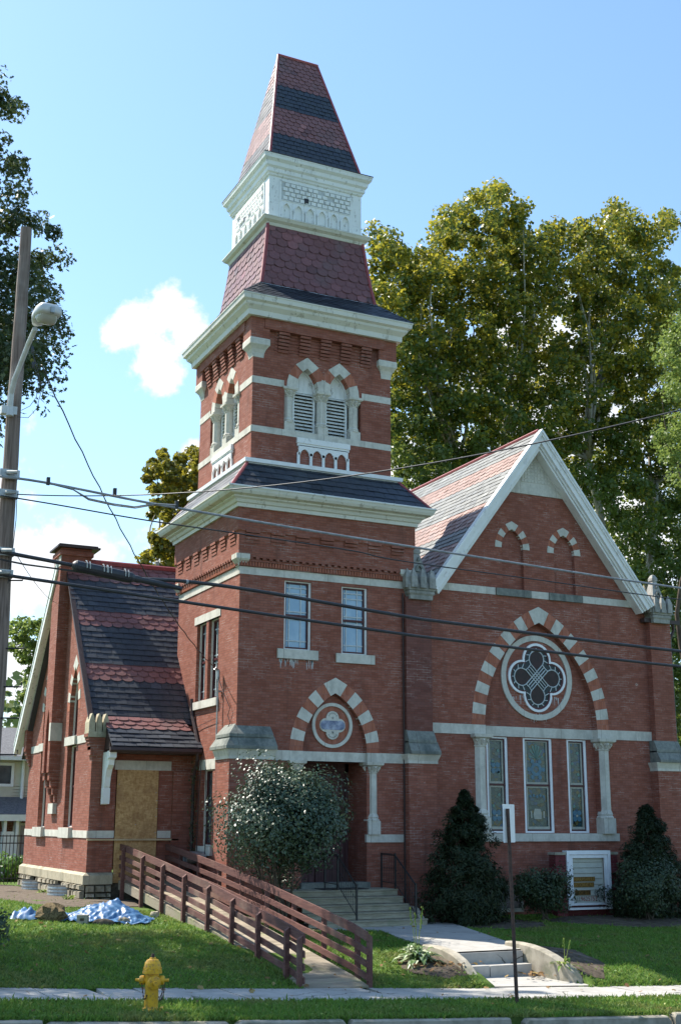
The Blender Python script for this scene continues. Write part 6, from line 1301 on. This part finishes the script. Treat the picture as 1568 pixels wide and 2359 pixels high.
# crown clumps added sunward, mostly out of frame, to shade lawn, pavement and kerb
def proj(p): d = np.array(p)-CAM; q = d @ fw; return PX+FPX*(d @ rt)/q, PY-FPX*(d @ up)/q
SHD = [(-200, 2142), (60, 2150), (400, 2146), (480, 2156), (640, 2215), (668, 2262), (880, 2272), (1180, 2318), (1200, 2360), (-200, 2362)]
for uu in range(-190, 1200, 26):
    for vv in range(2140, 2362, 15):
        u, v = uu+random.uniform(-12, 12), vv+random.uniform(-6, 6)
        if not inpoly(u, v, SHD) or mn.noise(Vector((u*.011, v*.02, 3.3))) > .30: continue
        g = G(u, v)
        for k in np.arange(9, 26, .8):
            p = (g[0]-.56*k, g[1]+.8285*k, g[2]+1.3032*k); pu, pv = proj(p)
            if (pv < -45 or pu < -45 or inpoly(pu, pv, OAK)) and p[0] < -6.5:
                c4.append((*p, random.uniform(.55, .8))); break
tree('oak_tree', 'dark green oak at the left edge behind the utility pole', (-13.6, 2.5, 1.1), limbs_for((-13.6, 2.5, 1.1), c4, 30, .5, (-13.2, 2.2, 9.5), 4), c4, 105, .15, 'leaf_oak', 'bark', OAKY)
MAP = [(1530, 745), (1580, 725), (1650, 720), (1700, 900), (1700, 1130), (1560, 1115), (1515, 1010), (1545, 960), (1520, 850), (1510, 780)]
c5 = region(MAP, [(1550, 930, 22)], 6, 9, 34, 30, 2)
tree('maple_tree', 'bright green maple at the right edge in front of the sycamore', (24, 7.5, .6), limbs_for((24, 7.5, .6), c5, 10, .3, (24, 7.5, 7), 5), c5, 120, .12, 'leaf_maple', 'bark', LOBED)
SM = [(25, 1440), (60, 1415), (115, 1420), (110, 1480), (90, 1540), (85, 1600), (40, 1615), (60, 1560), (20, 1480)]
c6 = region(SM, [(70, 1500, 10)], 14.5, 16.5, 22, 17, 2)
tree('small_tree', 'slender bright green tree behind the far slope of the annex gable', (.6, 15.5, 1.2), limbs_for((.6, 15.5, 1.2), c6, 8, .14, (-.4, 15.5, 6.5), 6), c6, 60, .17, 'leaf_maple', 'bark', OVAL)
# wooded ridge far behind, as one mass
P = []
for k in range(16000):
    x = random.uniform(-130, 260); y = random.uniform(150, 230); h = 22.5+3.0*mn.noise(Vector((x*.05, y*.05, 0)))+2.2*mn.noise(Vector((x*.17, y*.1, 4))); P.append((x, y, random.uniform(1.5, h) if random.random() < .5 else h-random.random()*1.5))
q = NR.normal(size=(len(P), 3)); q[:, 2] += .7; q[:, 1] -= .6
wd = tag(cloud_mesh('distant_wood', 'leaf_hill', P, q, 1.25, LOBED, loc=(0, 190, 0), jit=.5), 'wooded green ridge on the skyline beyond the pale house', 'wood', kind='stuff')
def shrub(name, label, c, rx_, ry_, rz_, n, size, leaf, shape, cat='bush', group=None, stems=7, lumps=26, squash=None, base=None, upb=.4, cone=False, taper=.86, stemr=.02):
    """shrub of leaf clumps over a rounded or conical body on several stems"""
    c = Vector(c); b = Vector(base) if base else Vector((c.x, c.y, zg(c.x, c.y))); t = thing(name, b, label, cat, group); m_ = M(); cls = []
    for k in range(lumps):
        if cone:
            h = random.random()**1.1; rr = (1-h)**taper*(random.uniform(.35, .98) if random.random() > .1 else random.uniform(1.0, 1.2))*(.72+.28*min(1, h/.18)); a = random.uniform(0, 2*math.pi); cls.append((c.x+rx_*rr*math.cos(a), c.y+ry_*rr*math.sin(a), b.z+.05+h*rz_*2, (.15*(1-h)+.07)*rx_*random.uniform(.6, 1.35)))
        else:
            d = Vector((random.gauss(0, 1), random.gauss(0, 1), random.gauss(0, .9))).normalized(); rr = random.uniform(.45, .92) if random.random() > .16 else random.uniform(.95, 1.15); cls.append((c.x+rx_*d.x*rr, c.y+ry_*d.y*rr, c.z+rz_*d.z*rr, .24*(rx_+rz_)*random.uniform(.6, 1.15)))
    for k in range(stems):
        e = Vector(cls[k*len(cls)//stems][:3]); s = b+Vector((random.uniform(-.12, .12), random.uniform(-.12, .12), -.02)); limb(m_, s, e, stemr, stemr*.35, .12, 5, 5)
    m_.build('stems', 'bark', t, uvs=False); P, Nn = scatter(cls, n/len(cls), shell=.25, upb=upb)
    out = (P-np.array(c))/np.array([rx_, ry_, rz_]); Nn = Nn*.8+out*.9; cloud_mesh('foliage', leaf, P, Nn, size, shape, t); return t
bc = pY(664, 1882, -2.9); shrub('round_bush', 'glossy round evergreen bush with bare lower stems beside the ramp', (bc[0], bc[1], bc[2]-.04), 1.46, 1.2, 1.2, 36000, .080, 'leaf_bush', OVAL, base=(bc[0]-.02, -2.75, zg(bc[0], -2.75)), stems=14, lumps=130, stemr=.03)
cc = pY(1072, 2000, -1.75); shrub('conical_evergreen', 'tall dark conical evergreen between the entrance steps and the stained glass windows', (cc[0], -1.75, 2.0), 1.5, 1.0, 1.68, 40000, .10, 'leaf_yew', NEEDLE, 'evergreen', 'dark conical evergreens against the front wall', 5, 380, cone=True, taper=.72)
cc = pY(1092, 1830, -1.75); 
cc = pY(1488, 2000, -1.25); shrub('conical_evergreen', 'dark conical evergreen behind the notice board at the right corner', (cc[0]+.1, -1.25, 2.0), 1.6, .9, 1.54, 36000, .10, 'leaf_yew', NEEDLE, 'evergreen', 'dark conical evergreens against the front wall', 5, 360, cone=True, taper=.72)
cc = pY(1250, 2045, -1.5); shrub('low_shrub', 'low dark shrub in front of the basement window, left of the notice board', (cc[0], -1.5, cc[2]), .80, .6, .68, 8000, .07, 'leaf_shrub', OVAL, stems=9, lumps=60)
cc = pY(1492, 2040, -2.1); shrub('low_shrub', 'low dark shrub right of the notice board before the evergreen', (cc[0], -2.1, cc[2]), .92, .65, .82, 9500, .07, 'leaf_shrub', OVAL, stems=9, lumps=70)
hb = G(12, 2030); shrub('hedge_bush', 'bright green leafy bush by the iron fence at the left edge', (hb[0], hb[1], hb[2]+.45), .75, .6, .5, 1600, .13, 'leaf_hedge', OVAL, stems=5, lumps=24)
db = G(-14, 2215); shrub('dark_shrub', 'dark shrub at the left frame edge near the pavement', (db[0]-.1, db[1], db[2]+.45), .4, .4, .5, 900, .07, 'leaf_shrub', OVAL, stems=5, lumps=18)
def rosette(name, label, x, y, n, L, w_, leaf, stalks=0, cat='plant', droop=.5, group=None):
    z = zg(x, y); t = thing(name, (x, y, z), label, cat, group); m_ = M(); g_ = M()
    for k in range(n):
        a = random.uniform(0, 2*math.pi); el = random.uniform(.25, 1.35); l = L*random.uniform(.7, 1.1); d = Vector((math.cos(a)*math.cos(el), math.sin(a)*math.cos(el), math.sin(el))); s = Vector((-math.sin(a), math.cos(a), 0)); o = Vector((x+random.uniform(-.12, .12), y+random.uniform(-.12, .12), z)); ww = w_*random.uniform(.7, 1.1)
        P = [o+d*(l*q)+Vector((0, 0, -droop*l*q*q*q)) for q in (0, .35, .6, .82, 1)]
        hw = (.06, .7, 1, .7, 0)
        for i in range(4):
            up2 = Vector((0, 0, ww*.25))
            (m_).add([P[i]-s*ww*hw[i]+up2*hw[i], P[i], P[i+1], P[i+1]-s*ww*hw[i+1]+up2*hw[i+1]], [(0, 1, 2, 3)]); m_.add([P[i], P[i]+s*ww*hw[i]+up2*hw[i], P[i+1]+s*ww*hw[i+1]+up2*hw[i+1], P[i+1]], [(0, 1, 2, 3)])
    m_.build('leaves', leaf, t, uvs=False)
    for k in range(stalks):
        e = Vector((x+random.uniform(-.25, .25), y+random.uniform(-.1, .1), z+L*random.uniform(1.5, 1.95))); m_ = M(); m_.tube([(x, y, z), ((x+e.x)/2, (y+e.y)/2, z+(e.z-z)*.6), e], [.008, .006, .004], 5)
        for q in range(9): p_ = Vector((x, y, z)).lerp(e, .68+.036*q); m_.lathe([(.0, -.015), (.016, 0), (.004, .035)], p_+Vector((random.uniform(-.02, .02), random.uniform(-.02, .02), 0)), 5)
        m_.build('flower_stalk', 'leaf_weed', t, uvs=False)
    return t
p_ = G(960, 2216); rosette('variegated_plant', 'variegated leafy plant with tall seed stalks beside the garden path', p_[0], p_[1], 95, .62, .07, 'leaf_hosta', 4)
p_ = G(1300, 2232); rosette('weed', 'small leafy weed behind the curved wall near the sign post', p_[0], p_[1], 24, .34, .035, 'leaf_weed', 2)
for (u, v, n_, lb) in ((1190, 2205, 10, 'tiny weed at the path edge above the street steps'), (1085, 2262, 10, 'tiny weed at the foot of the curved wall by the bare earth'), (1062, 2240, 9, 'tiny weed in the bare earth left of the steps')):
    p_ = G(u, v); rosette('weed', lb, p_[0], p_[1], n_, .13, .025, 'leaf_weed', 0)
for (u, v, lb) in ((100, 2058, 'pale weed patch in the mulch left of the larger window well'), (160, 2072, 'pale weed patch in the mulch behind the blue tarpaulin'), (215, 2066, 'pale weed patch in the mulch near the annex corner')):
    p_ = G(u, v); rosette('weed', lb, p_[0], p_[1], 26, .26, .035, 'leaf_weed', 0)
# ---------------------------------------------------------------- neighbouring house, fence
HX1, HYY = onY(66, 1750, 24.0)[0]+1.2, 24.0
t = thing('house', (HX1-6, HYY, 1.2), 'pale sided two storey house with brick ground floor beyond the iron fence', 'house')
zt_ = onY(30, 1690, HYY+3)[1]; ze = onY(30, 1745, HYY)[1]; zb_ = onY(30, 1875, HYY)[1]
FH = FY(HYY); m_ = M(); wx0, wz1 = onY(-25, 1762, HYY); wx1, wz0 = onY(25, 1805, HYY)
m_.panel(FH, rect(HX1-12, HX1, zb_, ze+.2), [rect(wx0, wx1, wz0, wz1)], 0, .12); z = zb_
while z < ze: m_.box(HX1-12, HYY-.022, z, wx0-.1 if wz0-.1 < z < wz1+.05 else HX1, HYY-.001, z+.012); m_.box(wx1+.1, HYY-.022, z, HX1, HYY-.001, z+.012); z += .13
m_.box(HX1-.1, HYY, zb_, HX1, HYY+8, ze); m_.build('upper_wall', 'siding', t)
m_ = M(); m_.fpoly(FY(HYY+.5), rect(HX1-12, HX1, .8, zb_), 0, .2); m_.build('lower_wall', 'house_brick', t)
m_ = M(); m_.rings([[(x, HYY-.5, ze-.05), (x, HYY-.5, ze+.05), (x, HYY+4, zt_+.35), (x, HYY+8.5, ze)] for x in (HX1-12.5, HX1+.4)], True, True); m_.build('roof', 'shingle', t)
m_ = M(); m_.box(HX1-12.5, HYY-.6, ze-.12, HX1+.4, HYY-.48, ze+.03); gx_ = onY(53, 1780, HYY)[0]; m_.tube([(gx_, HYY-.1, ze-.1), (gx_, HYY-.1, zb_+.4), (gx_-.12, HYY-.9, zb_-.25), (gx_-.25, HYY-.3, zb_-.5), (gx_-.3, HYY-.3, 1.2)], .07, 6); m_.build('gutter', 'white_clean', t)
m_ = M(); m_.ring(FH, rect(wx0, wx1, wz0, wz1), rect(wx0-.12, wx1+.12, wz0-.12, wz1+.12), -.05, .1); w_ = m_.build('window', 'white_clean', t); m_ = M(); m_.fpoly(FH, rect(wx0, wx1, wz0, wz1), .08, .1); m_.build('pane', 'glass_dark', w_)
m_ = M(); m_.rings([[(x, HYY-1.6, zb_-.15), (x, HYY-1.6, zb_), (x, HYY+.05, zb_+.75), (x, HYY+.05, zb_-.15)] for x in (HX1-12, HX1+.1)], True, True); m_.build('porch_roof', 'shingle', t)
m_ = M(); m_.box(HX1-12, HYY-1.7, zb_-.28, HX1+.15, HYY-1.55, zb_-.02); m_.build('porch_fascia', 'white_clean', t)
for u in (13, 41):
    x = onY(u, 1900, HYY-1.5)[0]; m_ = M(); m_.box(x-.06, HYY-1.55, 1.0, x+.06, HYY-1.43, zb_-.28); m_.fpoly(FX(x-.05), [(HYY-1.43, zb_-.3), (HYY-1.43, zb_-1.0), (HYY-.9, zb_-.3)], 0, .1, True); m_.build('porch_post', 'white_clean', t)
dx0, dz1 = onY(44, 1895, HYY+.5); dx1, dz0 = onY(60, 1975, HYY+.5); m_ = M(); m_.ring(FY(HYY+.5), rect(dx0+.08, dx1-.08, dz0+.1, dz1-.1), rect(dx0, dx1, dz0, dz1), -.05, 0); w_ = m_.build('window', 'white_clean', t); m_ = M(); m_.fpoly(FY(HYY+.5), rect(dx0+.08, dx1-.08, dz0+.1, dz1-.1), -.02, 0); m_.build('pane', 'glass_blue', w_)
m_ = M(); m_.box(onY(-10, 1920, HYY)[0], HYY-1.5, 1.1, onY(17, 1920, HYY)[0], HYY-1.2, onY(0, 1915, HYY-1.5)[1]); m_.build('porch_panel', 'white_clean', t)
YFN = 13.2; fx1_, fzt = onY(54, 1922, YFN); t = thing('iron_fence', (fx1_-3, YFN, 1.3), 'black iron picket fence between the annex and the house', 'fence')
zb2 = zg(fx1_, YFN)+.05; m_ = M()
for z in (fzt-.06, fzt-.3, zb2+.15): m_.box(fx1_-9, YFN-.02, z, fx1_+.3, YFN+.02, z+.035)
m_.build('fence_rails', 'iron_black', t); m_ = M(); x = fx1_+.2
k = 0
while x > fx1_-9:
    m_.box(x-.011, YFN-.011, zb2, x+.011, YFN+.011, fzt+(.0)); x -= .125; k += 1
m_.build('pickets', 'iron_black', t)
for q in (0, 2.4, 4.8, 7.2):
    x = onY(22, 1930, YFN)[0]+1.9-q; m_ = M(); m_.box(x-.035, YFN-.035, zb2-.05, x+.035, YFN+.035, fzt+.08); m_.build('fence_post', 'iron_black', t)
P = []
